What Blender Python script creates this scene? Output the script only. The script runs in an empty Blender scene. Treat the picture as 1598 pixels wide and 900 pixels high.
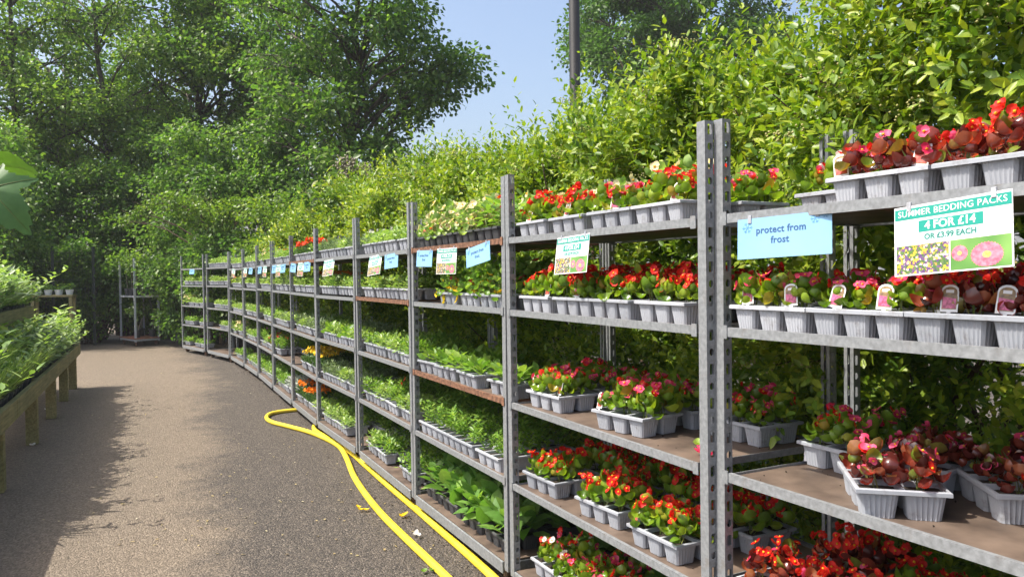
import bpy, math, random
import numpy as np
from mathutils import Vector, Matrix, Euler

R = math.radians
rng = np.random.default_rng(7)
random.seed(7)
SC = bpy.context.scene
COL = SC.collection

# ------------------------------------------------------------------ camera, world, sun, exposure
EYE = 1.5
cam_d = bpy.data.cameras.new('camera')
cam = bpy.data.objects.new('camera', cam_d)
COL.objects.link(cam)
cam_d.sensor_width = 36.0
cam_d.lens = 36.0 * 1200.0 / 1598.0
cam_d.clip_start = 0.02
cam_d.clip_end = 1500.0
CAM_R = Matrix.Rotation(R(90 - 1.05), 3, 'X') @ Matrix.Rotation(R(-0.7), 3, 'Z')
cam.matrix_world = Matrix.Translation((0, 0, EYE)) @ CAM_R.to_4x4()
SC.camera = cam

SUN_EL, SUN_AZ = 57.0, 193.0            # azimuth counter-clockwise from +X
world = bpy.data.worlds.new("World")
SC.world = world
world.use_nodes = True
wn = world.node_tree
bg = wn.nodes['Background']
sky = wn.nodes.new('ShaderNodeTexSky')
sky.sky_type = 'NISHITA'
sky.sun_disc = False
sky.sun_elevation = R(SUN_EL)
sky.sun_rotation = R(90 - SUN_AZ) % (2 * math.pi)
sky.air_density = 1.0
sky.dust_density = 5.0
sky.ozone_density = 1.2
wn.links.new(sky.outputs[0], bg.inputs[0])
bg.inputs[1].default_value = 0.15

sun_d = bpy.data.lights.new('sun', 'SUN')
sun_d.energy = 4.0
sun_d.angle = R(0.5)
sun_d.color = (1.0, 0.94, 0.84)
sun = bpy.data.objects.new('sun', sun_d)
COL.objects.link(sun)
to_sun = Vector((math.cos(R(SUN_EL)) * math.cos(R(SUN_AZ)), math.cos(R(SUN_EL)) * math.sin(R(SUN_AZ)), math.sin(R(SUN_EL))))
sun.rotation_euler = to_sun.to_track_quat('Z', 'Y').to_euler()

SC.view_settings.view_transform = 'Standard'
SC.view_settings.look = 'None'
SC.view_settings.exposure = 0.88
SC.view_settings.gamma = 1.0
SC.render.engine = 'CYCLES'
SC.cycles.use_denoising = True
SC.cycles.max_bounces = 8
SC.cycles.diffuse_bounces = 4
SC.cycles.transmission_bounces = 4
SC.cycles.use_adaptive_sampling = True

# ------------------------------------------------------------------ helpers
def ray(px, py):
    """Direction of the sight line through a point of the photograph (1598 x 900)."""
    return CAM_R @ Vector(((px - 799.0) / 1200.0, (450.0 - py) / 1200.0, -1.0))

def ground(px, py, z=0.0):
    d = ray(px, py)
    t = (z - EYE) / d.z
    return Vector((d.x * t, d.y * t, z))

def at(px, py, Y):
    d = ray(px, py)
    t = Y / d.y
    return Vector((d.x * t, Y, EYE + d.z * t))

def tag(o, label=None, cat=None, group=None, kind=None):
    if label: o['label'] = label
    if cat: o['category'] = cat
    if group: o['group'] = group
    if kind: o['kind'] = kind
    return o

def empty(name, loc, rz=0.0, label=None, cat=None, group=None):
    o = bpy.data.objects.new(name, None)
    o.empty_display_size = 0.1
    COL.objects.link(o)
    o.location = loc
    o.rotation_euler = (0, 0, rz)
    return tag(o, label, cat, group)

def link(name, mesh, parent=None, loc=(0, 0, 0), rot=(0, 0, 0), scale=None):
    o = bpy.data.objects.new(name, mesh)
    COL.objects.link(o)
    o.location = loc
    o.rotation_euler = rot
    if scale is not None:
        o.scale = (scale, scale, scale) if not hasattr(scale, '__len__') else scale
    if parent is not None:
        o.parent = parent
    return o

class MB:
    """Collects boxes, tubes, sheets and prisms and builds ONE mesh."""
    def __init__(self):
        self.v, self.f, self.m = [], [], []
    def add(self, vs, fs, m=0):
        b = len(self.v)
        self.v += [tuple(p) for p in vs]
        self.f += [tuple(b + i for i in q) for q in fs]
        self.m += [m] * len(fs)
    def box(self, x0, x1, y0, y1, z0, z1, m=0, bev=0.0):
        if bev > 0:
            b = bev
            vs = []
            for z, i in ((z0, b), (z0 + b, 0), (z1 - b, 0), (z1, b)):
                xa, xb, ya, yb = x0 + i, x1 - i, y0 + i, y1 - i
                c = b if i == 0 else 0.0
                vs += [(xa + c, ya, z), (xb - c, ya, z), (xb, ya + c, z), (xb, yb - c, z), (xb - c, yb, z), (xa + c, yb, z), (xa, yb - c, z), (xa, ya + c, z)]
            fs = [tuple(reversed(range(8))), tuple(range(24, 32))]
            for r in range(3):
                for k in range(8):
                    fs.append((r * 8 + k, r * 8 + (k + 1) % 8, r * 8 + 8 + (k + 1) % 8, r * 8 + 8 + k))
            self.add(vs, fs, m)
            return
        vs = [(x0, y0, z0), (x1, y0, z0), (x1, y1, z0), (x0, y1, z0), (x0, y0, z1), (x1, y0, z1), (x1, y1, z1), (x0, y1, z1)]
        self.add(vs, [(3, 2, 1, 0), (4, 5, 6, 7), (0, 1, 5, 4), (1, 2, 6, 5), (2, 3, 7, 6), (3, 0, 4, 7)], m)
    def tube(self, pts, rad, n=8, m=0, cap=True):
        pts = [Vector(p) for p in pts]
        rr = rad if hasattr(rad, '__len__') else [rad] * len(pts)
        rings = []
        up = Vector((0.13, 0.21, 0.97))
        prev = None
        for i, p in enumerate(pts):
            t = (pts[min(i + 1, len(pts) - 1)] - pts[max(i - 1, 0)])
            if t.length < 1e-9: t = Vector((0, 0, 1))
            t.normalize()
            if prev is None:
                a = up.cross(t)
                if a.length < 0.1: a = Vector((1, 0, 0)).cross(t)
            else:
                a = prev - t * prev.dot(t)
            a.normalize()
            prev = a
            b = t.cross(a)
            rings.append([p + (a * math.cos(2 * math.pi * k / n) + b * math.sin(2 * math.pi * k / n)) * rr[i] for k in range(n)])
        vs = [q for r_ in rings for q in r_]
        fs = []
        for i in range(len(pts) - 1):
            for k in range(n):
                fs.append((i * n + k, i * n + (k + 1) % n, (i + 1) * n + (k + 1) % n, (i + 1) * n + k))
        if cap:
            fs.append(tuple(reversed(range(n))))
            fs.append(tuple(range((len(pts) - 1) * n, len(pts) * n)))
        self.add(vs, fs, m)
    def cyl(self, c, axis, r, h, n=16, m=0):
        c, axis = Vector(c), Vector(axis).normalized()
        e = 0.12 * min(r, h)
        self.tube([c - axis * h / 2, c - axis * (h / 2 - e), c + axis * (h / 2 - e), c + axis * h / 2], [r - e, r, r, r - e], n, m)
    def prism(self, outline, z0, z1, m=0):
        n = len(outline)
        vs = [(x, y, z0) for x, y in outline] + [(x, y, z1) for x, y in outline]
        fs = [tuple(reversed(range(n))), tuple(range(n, 2 * n))] + [(k, (k + 1) % n, n + (k + 1) % n, n + k) for k in range(n)]
        self.add(vs, fs, m)
    def mesh(self, name, mats, smooth=False):
        me = bpy.data.meshes.new(name)
        me.from_pydata(self.v, [], self.f)
        for mt in (mats if isinstance(mats, (list, tuple)) else [mats]):
            me.materials.append(mt)
        me.polygons.foreach_set('material_index', self.m)
        if smooth: me.polygons.foreach_set('use_smooth', [True] * len(self.f))
        me.update()
        return me

# ---- leaf scatter: many small shaped faces in one mesh
def tmpl_hex():
    T = np.array([(0, 0, 0), (.3, -.5, .12), (.72, -.36, .10), (1, 0, -.06), (.72, .36, .10), (.3, .5, .12)], float)
    return T, [(0, 1, 2, 3), (0, 3, 4, 5)]
def tmpl_lance():
    T = np.array([(0, 0, 0), (.3, -.5, .10), (.65, -.42, .05), (1, 0, -.25), (.65, .42, .05), (.3, .5, .10), (.33, 0, 0), (.68, 0, -.06)], float)
    return T, [(0, 1, 6), (0, 6, 5), (1, 2, 7, 6), (6, 7, 4, 5), (2, 3, 7), (7, 3, 4)]
def tmpl_strap():
    T = np.array([(0, -.5, 0), (0, .5, 0), (.4, -.5, .0), (.4, .5, .0), (.75, -.35, -.6), (.75, .35, -.6), (1, 0, -2.0)], float)
    return T, [(0, 2, 3, 1), (2, 4, 5, 3), (4, 6, 5)]
def tmpl_cup(n=10, cup=0.42, rings=(0.55, 1.0)):
    V = [(.5, 0, 0)]
    for r in rings:
        for k in range(n):
            a = 2 * math.pi * k / n
            w = 1 + 0.06 * math.sin(3 * a + 1)
            V.append((.5 + .5 * r * math.cos(a) * w, .5 * r * math.sin(a) * w, cup * r * r * (1 + .25 * math.cos(2 * a)) + (.07 * math.sin(5 * a) if r > .9 else 0)))
    F = [(0, 1 + k, 1 + (k + 1) % n) for k in range(n)]
    for j in range(len(rings) - 1):
        for k in range(n):
            F.append((1 + j * n + k, 1 + (j + 1) * n + k, 1 + (j + 1) * n + (k + 1) % n, 1 + j * n + (k + 1) % n))
    return np.array(V, float), F
T_HEX, T_LANCE, T_STRAP = tmpl_hex(), tmpl_lance(), tmpl_strap()
T_CUP, T_PETAL = tmpl_cup(), tmpl_cup(8, 0.14, (0.6, 1.0))
T_BALL = (np.array([(0, 0, 0), (.5, .5, 0), (.5, 0, .5), (.5, -.5, 0), (.5, 0, -.5), (1, 0, 0)], float),
          [(0, 1, 2), (0, 2, 3), (0, 3, 4), (0, 4, 1), (5, 2, 1), (5, 3, 2), (5, 4, 3), (5, 1, 4)])

def unit(a):
    return a / np.maximum(np.linalg.norm(a, axis=-1, keepdims=True), 1e-9)

def scatter(name, groups, mats, smooth=True):
    """groups: (template, P, A, N, L, W, material index); one mesh holding every leaf."""
    Vs, loops, starts, totals, mi = [], [], [], [], []
    base = 0
    nl = 0
    for (T, F), P, A, N, L, W, m in groups:
        n = len(P)
        if n == 0: continue
        A = unit(np.asarray(A, float)); N = np.asarray(N, float)
        N = unit(N - A * np.sum(N * A, 1, keepdims=True))
        S = np.cross(N, A)
        L = np.broadcast_to(np.asarray(L, float), (n,)); W = np.broadcast_to(np.asarray(W, float), (n,))
        X = (np.asarray(P)[:, None, :] + A[:, None, :] * (T[None, :, 0:1] * L[:, None, None])
             + S[:, None, :] * (T[None, :, 1:2] * W[:, None, None]) + N[:, None, :] * (T[None, :, 2:3] * W[:, None, None]))
        Vs.append(X.reshape(-1, 3))
        k = len(T)
        off = base + np.arange(n) * k
        fl = np.concatenate([np.array(f) for f in F]); fs = np.array([len(f) for f in F])
        loops.append((off[:, None] + fl[None, :]).ravel())
        totals.append(np.tile(fs, n))
        mi.append(np.full(n * len(F), m))
        base += n * k
    V = np.concatenate(Vs); lp = np.concatenate(loops); tt = np.concatenate(totals); mm = np.concatenate(mi)
    st = np.concatenate([[0], np.cumsum(tt)[:-1]])
    me = bpy.data.meshes.new(name)
    me.vertices.add(len(V)); me.vertices.foreach_set('co', V.ravel().astype(np.float32))
    me.loops.add(len(lp)); me.loops.foreach_set('vertex_index', lp.astype(np.int32))
    me.polygons.add(len(tt)); me.polygons.foreach_set('loop_start', st.astype(np.int32)); me.polygons.foreach_set('loop_total', tt.astype(np.int32))
    for mt in mats: me.materials.append(mt)
    me.polygons.foreach_set('material_index', mm.astype(np.int32))
    if smooth: me.polygons.foreach_set('use_smooth', np.ones(len(tt), bool))
    me.update(calc_edges=True)
    return me

def rdir(n, r=rng):
    return unit(r.normal(size=(n, 3)))

# ------------------------------------------------------------------ materials
def new_mat(name):
    m = bpy.data.materials.new(name)
    m.use_nodes = True
    nt = m.node_tree
    return m, nt, nt.nodes['Principled BSDF'], nt.nodes['Material Output']

def ramp(nt, stops, fac):
    r_ = nt.nodes.new('ShaderNodeValToRGB')
    e = r_.color_ramp.elements
    while len(e) < len(stops): e.new(0.5)
    for el, (p, c) in zip(e, stops):
        el.position = p
        el.color = (*c, 1)
    nt.links.new(fac, r_.inputs[0])
    return r_.outputs[0]

def noise(nt, scale, detail=4, rough=0.55, coord='Object', vec=None):
    n = nt.nodes.new('ShaderNodeTexNoise')
    n.inputs['Scale'].default_value = scale
    n.inputs['Detail'].default_value = detail
    n.inputs['Roughness'].default_value = rough
    if vec is None:
        tc = nt.nodes.new('ShaderNodeTexCoord')
        vec = tc.outputs[coord]
    nt.links.new(vec, n.inputs['Vector'])
    return n.outputs['Fac']

def bump(nt, b, height, strength, dist):
    bn = nt.nodes.new('ShaderNodeBump')
    bn.inputs['Strength'].default_value = strength
    bn.inputs['Distance'].default_value = dist
    nt.links.new(height, bn.inputs['Height'])
    nt.links.new(bn.outputs[0], b.inputs['Normal'])

def math_node(nt, op, a, b=None):
    m = nt.nodes.new('ShaderNodeMath')
    m.operation = op
    for i, v in enumerate((a, b)):
        if v is None: continue
        if isinstance(v, (int, float)): m.inputs[i].default_value = v
        else: nt.links.new(v, m.inputs[i])
    return m.outputs[0]

def leaf_mat(name, stops, trans=0.4, tcol=(1.5, 1.6, 0.7), rough=0.42, spec=0.45, vein=True, patch=0):
    m, nt, b, out = new_mat(name)
    g = nt.nodes.new('ShaderNodeNewGeometry')
    oi = nt.nodes.new('ShaderNodeObjectInfo')
    s = math_node(nt, 'FRACT', math_node(nt, 'ADD', g.outputs['Random Per Island'], math_node(nt, 'MULTIPLY', oi.outputs['Random'], 3.1)))
    if patch:
        pn = noise(nt, patch, 2)
        s = math_node(nt, 'ADD', math_node(nt, 'MULTIPLY', s, .7), math_node(nt, 'MULTIPLY', math_node(nt, 'ADD', pn, -.36), 1.1))
    col = ramp(nt, stops, s)
    if vein:
        nz = noise(nt, 60, 3)
        mx = nt.nodes.new('ShaderNodeMixRGB'); mx.blend_type = 'MULTIPLY'
        mx.inputs[0].default_value = 0.5
        nt.links.new(col, mx.inputs[1])
        nt.links.new(ramp(nt, [(0.3, (.62, .62, .55)), (0.7, (1.15, 1.15, 1.1))], nz), mx.inputs[2])
        col = mx.outputs[0]
    nt.links.new(col, b.inputs['Base Color'])
    b.inputs['Roughness'].default_value = rough
    b.inputs['Specular IOR Level'].default_value = spec
    tr = nt.nodes.new('ShaderNodeBsdfTranslucent')
    mu = nt.nodes.new('ShaderNodeMixRGB'); mu.blend_type = 'MULTIPLY'; mu.inputs[0].default_value = 1.0
    nt.links.new(col, mu.inputs[1]); mu.inputs[2].default_value = (*tcol, 1)
    nt.links.new(mu.outputs[0], tr.inputs[0])
    mix = nt.nodes.new('ShaderNodeMixShader')
    mix.inputs[0].default_value = trans
    nt.links.new(b.outputs[0], mix.inputs[1]); nt.links.new(tr.outputs[0], mix.inputs[2])
    nt.links.new(mix.outputs[0], out.inputs[0])
    return m

def plain(name, c1, c2, scale=20, rough=0.6, metal=0.0, bmp=0.0, spec=0.5, detail=4):
    m, nt, b, out = new_mat(name)
    nz = noise(nt, scale, detail)
    nt.links.new(ramp(nt, [(0.32, c1), (0.68, c2)], nz), b.inputs['Base Color'])
    b.inputs['Roughness'].default_value = rough
    b.inputs['Metallic'].default_value = metal
    b.inputs['Specular IOR Level'].default_value = spec
    if bmp: bump(nt, b, nz, bmp, 0.01)
    return m

M = {}
# asphalt: stone chips in dark binder, tan dust where people walk
def asphalt():
    m, nt, b, out = new_mat('asphalt')
    tc = nt.nodes.new('ShaderNodeTexCoord')
    vo = nt.nodes.new('ShaderNodeTexVoronoi'); vo.inputs['Scale'].default_value = 105
    nt.links.new(tc.outputs['Object'], vo.inputs['Vector'])
    chips = ramp(nt, [(0.0, (.026, .024, .022)), (0.35, (.055, .048, .042)), (0.7, (.095, .080, .066)), (1.0, (.20, .17, .14))], vo.outputs['Color'])
    n1 = noise(nt, 0.55, 5, 0.6, vec=tc.outputs['Object'])
    n2 = noise(nt, 5.0, 6, 0.65, vec=tc.outputs['Object'])
    # a worn tan strip runs along the middle of the aisle (direction of the trolley row)
    mp = nt.nodes.new('ShaderNodeMapping'); mp.vector_type = 'POINT'
    mp.inputs['Rotation'].default_value = (0, 0, R(-26))
    nt.links.new(tc.outputs['Object'], mp.inputs['Vector'])
    sx = nt.nodes.new('ShaderNodeSeparateXYZ'); nt.links.new(mp.outputs[0], sx.inputs[0])
    d = math_node(nt, 'ABSOLUTE', math_node(nt, 'ADD', sx.outputs['X'], 0.55))
    strip = math_node(nt, 'SUBTRACT', 1.0, math_node(nt, 'MULTIPLY', d, 1.05))
    f = math_node(nt, 'ADD', math_node(nt, 'MULTIPLY', strip, 0.55), math_node(nt, 'ADD', math_node(nt, 'MULTIPLY', n1, 1.1), math_node(nt, 'MULTIPLY', n2, 0.5)))
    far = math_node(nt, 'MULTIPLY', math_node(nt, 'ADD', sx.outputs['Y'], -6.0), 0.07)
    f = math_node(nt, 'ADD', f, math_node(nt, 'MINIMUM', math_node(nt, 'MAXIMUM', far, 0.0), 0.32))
    dust = ramp(nt, [(0.72, (0, 0, 0)), (1.15, (1, 1, 1))], f)
    mx = nt.nodes.new('ShaderNodeMixRGB')
    tan = ramp(nt, [(0.0, (.095, .076, .056)), (0.5, (.178, .142, .105)), (1.0, (.29, .235, .175))], vo.outputs['Color'])
    nt.links.new(math_node(nt, 'MULTIPLY', dust, 0.85), mx.inputs[0]); nt.links.new(chips, mx.inputs[1]); nt.links.new(tan, mx.inputs[2])
    nt.links.new(mx.outputs[0], b.inputs['Base Color'])
    b.inputs['Roughness'].default_value = 0.78
    b.inputs['Specular IOR Level'].default_value = 0.3
    h = math_node(nt, 'ADD', math_node(nt, 'MULTIPLY', vo.outputs['Distance'], -1.0), math_node(nt, 'MULTIPLY', n2, 0.35))
    bump(nt, b, h, 0.8, 0.010)
    return m
M['asphalt'] = asphalt()

def galv(name, tint=(1, 1, 1), dirt=(.16, .12, .09)):
    m, nt, b, out = new_mat(name)
    n1, n2 = noise(nt, 14, 6, 0.7), noise(nt, 70, 3)
    c = ramp(nt, [(0.3, tuple(.20 * t for t in tint)), (0.55, tuple(.27 * t for t in tint)), (0.75, tuple(.33 * t for t in tint))], n2)
    mx = nt.nodes.new('ShaderNodeMixRGB')
    nt.links.new(ramp(nt, [(0.57, (0, 0, 0)), (0.78, (.75, .75, .75))], n1), mx.inputs[0])
    nt.links.new(c, mx.inputs[1]); mx.inputs[2].default_value = (*dirt, 1)
    nt.links.new(mx.outputs[0], b.inputs['Base Color'])
    b.inputs['Metallic'].default_value = 0.3
    nt.links.new(math_node(nt, 'ADD', math_node(nt, 'MULTIPLY', n1, 0.35), 0.32), b.inputs['Roughness'])
    bump(nt, b, n1, 0.15, 0.004)
    return m
M['galv'] = galv('galvanised_steel', (.95, 1.0, 1.04))
M['zinc'] = galv('pale_zinc', (1.9, 2.0, 2.1), (.3, .26, .22))
M['rust'] = plain('rusty_steel', (.075, .036, .022), (.26, .13, .075), 45, 0.75, 0.2, 0.4)
M['board'] = plain('brown_shelf_board', (.060, .042, .032), (.165, .120, .090), 7, 0.6, 0.0, 0.15, detail=9)
def tray_plastic():
    m, nt, b, out = new_mat('grey_plastic')
    oi = nt.nodes.new('ShaderNodeObjectInfo')
    tc = nt.nodes.new('ShaderNodeTexCoord')
    vm = nt.nodes.new('ShaderNodeVectorMath'); vm.operation = 'ADD'
    nt.links.new(tc.outputs['Object'], vm.inputs[0])
    cb = nt.nodes.new('ShaderNodeCombineXYZ')
    nt.links.new(math_node(nt, 'MULTIPLY', oi.outputs['Random'], 37.0), cb.inputs[0])
    nt.links.new(cb.outputs[0], vm.inputs[1])
    n1, n2 = noise(nt, 22, 6, .7, vec=vm.outputs[0]), noise(nt, 90, 4, .6, vec=vm.outputs[0])
    base = ramp(nt, [(0, (.28, .30, .335)), (1, (.40, .42, .46))], oi.outputs['Random'])
    mx = nt.nodes.new('ShaderNodeMixRGB')
    nt.links.new(math_node(nt, 'MULTIPLY', ramp(nt, [(.53, (0, 0, 0)), (.72, (1, 1, 1))], n1), ramp(nt, [(.35, (.15, .15, .15)), (.65, (.8, .8, .8))], n2)), mx.inputs[0])
    nt.links.new(base, mx.inputs[1]); mx.inputs[2].default_value = (.11, .085, .065, 1)
    nt.links.new(mx.outputs[0], b.inputs['Base Color'])
    b.inputs['Roughness'].default_value = .45
    return m
M['plastic'] = tray_plastic()
M['darkplastic'] = plain('dark_grey_plastic', (.04, .042, .045), (.07, .072, .078), 12, 0.5)
M['soil'] = plain('potting_soil', (.012, .008, .006), (.05, .034, .022), 140, 0.95, 0, 0.8)
M['rubber'] = plain('brown_caster_rubber', (.09, .05, .03), (.20, .13, .085), 30, 0.7)
M['hose'] = plain('yellow_hose', (.66, .50, .025), (.80, .63, .05), 6, 0.42, 0, 0.0)
M['timber'] = None
def timber():
    m, nt, b, out = new_mat('treated_timber')
    tc = nt.nodes.new('ShaderNodeTexCoord')
    mp = nt.nodes.new('ShaderNodeMapping'); mp.inputs['Scale'].default_value = (1.2, 22, 22)
    nt.links.new(tc.outputs['Object'], mp.inputs['Vector'])
    g = noise(nt, 2.2, 6, 0.65, vec=mp.outputs[0])
    n2 = noise(nt, 3, 4, 0.6, vec=tc.outputs['Object'])
    c = ramp(nt, [(0.3, (.15, .13, .055)), (0.55, (.28, .245, .11)), (0.75, (.38, .33, .17))], g)
    mx = nt.nodes.new('ShaderNodeMixRGB'); mx.blend_type = 'MULTIPLY'; mx.inputs[0].default_value = .7
    nt.links.new(c, mx.inputs[1]); nt.links.new(ramp(nt, [(.35, (.55, .62, .5)), (.7, (1.1, 1.05, 1))], n2), mx.inputs[2])
    nt.links.new(mx.outputs[0], b.inputs['Base Color'])
    b.inputs['Roughness'].default_value = 0.8
    bump(nt, b, g, 0.4, 0.006)
    return m
M['timber'] = timber()
M['bark'] = plain('bark', (.035, .028, .02), (.12, .10, .075), 18, 0.9, 0, 0.8, detail=6)
M['palebark'] = plain('pale_bark', (.10, .085, .06), (.24, .21, .16), 12, 0.9, 0, 0.6, detail=6)
M['cane'] = plain('pale_cane', (.34, .25, .15), (.5, .38, .24), 20, .7)
M['twig'] = plain('twig_bark', (.045, .03, .018), (.12, .08, .05), 40, 0.85)
M['lamp'] = plain('dark_painted_steel', (.010, .011, .014), (.018, .019, .022), 4, 0.55, 0, 0, 0.2)
M['fence'] = plain('dark_green_steel', (.012, .018, .016), (.02, .03, .026), 8, 0.5)
M['white'] = plain('white_card', (.74, .75, .76), (.80, .80, .80), 3, 0.35)
M['whitepot'] = plain('white_pot', (.6, .6, .62), (.75, .75, .75), 6, 0.5)
M['blue'] = plain('pale_blue_card', (.20, .42, .66), (.25, .47, .70), 3, 0.3)
M['bluedark'] = plain('snowflake_blue', (.10, .28, .52), (.13, .33, .58), 3, 0.3)
M['navy'] = plain('navy_ink', (.03, .09, .21), (.04, .11, .25), 3, 0.4)
M['teal'] = plain('teal_print', (.006, .25, .19), (.01, .28, .22), 3, 0.3)
M['tealpale'] = plain('pale_teal_print', (.42, .66, .60), (.46, .70, .64), 3, 0.3)
M['ink'] = plain('dark_teal_ink', (.01, .14, .12), (.015, .16, .13), 3, 0.4)
M['daisy'] = plain('daisy_pink', (.52, .08, .14), (.75, .26, .33), 90, 0.4)
M['daisyeye'] = plain('daisy_yellow', (.75, .50, .05), (.8, .65, .2), 200, 0.4)
M['photogreen'] = plain('photo_green', (.05, .18, .03), (.20, .38, .09), 9, 0.3, detail=1)
M['tagdark'] = plain('tag_dark', (.10, .05, .04), (.42, .30, .10), 60, 0.3)
M['tagpink'] = plain('tag_pink', (.22, .02, .06), (.70, .14, .30), 120, 0.3, detail=2)
M['tagred'] = plain('tag_red', (.30, .02, .02), (.78, .14, .10), 120, 0.3, detail=2)
def confetti():
    m, nt, b, out = new_mat('photo_flower_bed')
    tc = nt.nodes.new('ShaderNodeTexCoord')
    vo = nt.nodes.new('ShaderNodeTexVoronoi'); vo.inputs['Scale'].default_value = 190
    nt.links.new(tc.outputs['Object'], vo.inputs['Vector'])
    s = nt.nodes.new('ShaderNodeSeparateColor'); nt.links.new(vo.outputs['Color'], s.inputs[0])
    c = ramp(nt, [(0.0, (.05, .13, .03)), (.34, (.12, .20, .05)), (.38, (.16, .08, .22)), (.62, (.10, .05, .16)), (.66, (.60, .36, .03)), (.86, (.7, .48, .05)), (.92, (.6, .5, .5))], s.outputs[0])
    nt.links.new(c, b.inputs['Base Color']); b.inputs['Roughness'].default_value = .3
    return m
M['confetti'] = confetti()

# leaves
M['hedgeleaf'] = leaf_mat('pyracantha_leaf', [(0.0, (.05, .12, .016)), (.35, (.13, .23, .022)), (.7, (.27, .36, .028)), (1.0, (.42, .45, .05))], 0.36, (1.5, 1.55, .6), patch=1.7)
M['hedgebloom'] = leaf_mat('pyracantha_buds', [(0, (.30, .30, .09)), (1, (.50, .46, .20))], 0.3, (1.1, 1.1, .8), vein=False)
M['alderleaf'] = leaf_mat('alder_leaf', [(0, (.042, .095, .028)), (.5, (.092, .17, .042)), (1, (.22, .31, .065))], 0.47, (1.5, 1.8, .7), patch=1.1)
M['mapleleaf'] = leaf_mat('maple_leaf', [(0, (.06, .125, .034)), (.5, (.13, .22, .048)), (1, (.29, .37, .075))], 0.47, (1.5, 1.7, .7), patch=1.1)
M['limeleaf'] = leaf_mat('lime_tree_leaf', [(0, (.05, .11, .025)), (.6, (.085, .17, .032)), (1, (.14, .24, .05))], 0.35, (1.4, 1.7, .7), patch=0.9)
M['yellowleaf'] = leaf_mat('yellow_green_leaf', [(0, (.08, .16, .025)), (.6, (.15, .25, .035)), (1, (.27, .34, .05))], 0.45, (1.4, 1.5, .6), patch=1.5)
M['darkleaf'] = leaf_mat('undergrowth_leaf', [(0, (.055, .12, .034)), (.5, (.115, .205, .048)), (1, (.24, .33, .065))], 0.47, (1.4, 1.7, .7), patch=1.2)
M['syc'] = leaf_mat('sycamore_leaf', [(0, (.06, .12, .03)), (.7, (.11, .18, .05)), (1, (.28, .30, .06))], 0.4, (1.4, 1.6, .6))
M['sycbloom'] = leaf_mat('sycamore_keys', [(0, (.20, .17, .11)), (1, (.34, .31, .22))], 0.2, (1, 1, 1), vein=False)
M['bgreen'] = leaf_mat('begonia_green_leaf', [(0, (.10, .20, .018)), (.55, (.20, .33, .022)), (.88, (.32, .42, .035)), (1, (.34, .20, .03))], 0.4, (1.4, 1.5, .5), 0.28, 0.6)
M['bbronze'] = leaf_mat('begonia_bronze_leaf', [(0, (.055, .014, .013)), (.3, (.15, .030, .024)), (.6, (.28, .060, .035)), (.82, (.36, .14, .06)), (.92, (.20, .24, .04)), (1, (.16, .26, .03))], 0.38, (2.2, .9, .55), 0.2, 0.9)
M['pale'] = leaf_mat('seedling_leaf', [(0, (.17, .29, .08)), (.6, (.28, .41, .12)), (1, (.42, .52, .20))], 0.4, (1.4, 1.5, .6))
M['fresh'] = leaf_mat('fresh_green_leaf', [(0, (.11, .23, .04)), (.6, (.20, .35, .06)), (1, (.32, .45, .09))], 0.4, (1.4, 1.5, .6))
M['grey'] = leaf_mat('grey_green_leaf', [(0, (.13, .20, .10)), (.6, (.21, .29, .14)), (1, (.30, .38, .19))], 0.35, (1.3, 1.4, .8))
M['silver'] = leaf_mat('silver_leaf', [(0, (.33, .38, .34)), (1, (.55, .59, .54))], 0.25, (1, 1.05, .9))
M['foxglove'] = leaf_mat('foxglove_leaf', [(0, (.11, .24, .05)), (.6, (.17, .33, .07)), (1, (.27, .42, .10))], 0.38, (1.4, 1.5, .6))
M['marileaf'] = leaf_mat('marigold_leaf', [(0, (.04, .10, .025)), (1, (.10, .19, .05))], 0.35, (1.4, 1.5, .6))
M['stem'] = leaf_mat('plant_stem', [(0, (.12, .18, .04)), (1, (.20, .20, .06))], 0.1, (1, 1, 1), vein=False)
def petal(n, a, b, t=(1.2, .9, .9)):
    return leaf_mat(n, [(0, a), (1, b)], 0.35, t, 0.5, 0.3, vein=False)
M['red'] = petal('red_petal', (.62, .010, .008), (.86, .045, .02))
M['scarlet'] = petal('scarlet_petal', (.72, .04, .01), (.85, .12, .02))
M['pink'] = petal('pink_petal', (.68, .03, .11), (.85, .13, .26))
M['cream'] = petal('cream_petal', (.72, .62, .34), (.85, .78, .55), (1, 1, .8))
M['orange'] = petal('orange_petal', (.80, .22, .008), (.90, .36, .015))
M['yellow'] = petal('yellow_petal', (.85, .58, .015), (.92, .70, .04), (1, 1, .6))
M['whitep'] = petal('white_petal', (.75, .74, .68), (.85, .84, .80), (1, 1, 1))
M['purple'] = petal('purple_petal', (.26, .05, .30), (.4, .12, .42))
M['eye'] = petal('flower_eye', (.8, .5, .02), (.9, .62, .05))

# ------------------------------------------------------------------ ground
gm = MB()
gm.add([(-300, -200, 0), (300, -200, 0), (300, 500, 0), (-300, 500, 0)], [(0, 1, 2, 3)])
tag(link('ground', gm.mesh('ground', M['asphalt'])), 'asphalt path with stone chips and tan dust', kind='structure')

# thin summer haze round the whole place
hb = MB(); hb.box(-320, 320, -220, 520, -1, 15.5)
ho = tag(link('haze', hb.mesh('haze', [])), 'thin summer haze filling the air', kind='stuff')
hm = bpy.data.materials.new('haze'); hm.use_nodes = True
hn = hm.node_tree; hn.nodes.remove(hn.nodes['Principled BSDF'])
pv = hn.nodes.new('ShaderNodeVolumePrincipled')
pv.inputs['Density'].default_value = .0009
pv.inputs['Color'].default_value = (.92, .94, .97, 1)
hn.links.new(pv.outputs[0], hn.nodes['Material Output'].inputs['Volume'])
ho.data.materials.append(hm)

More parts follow.
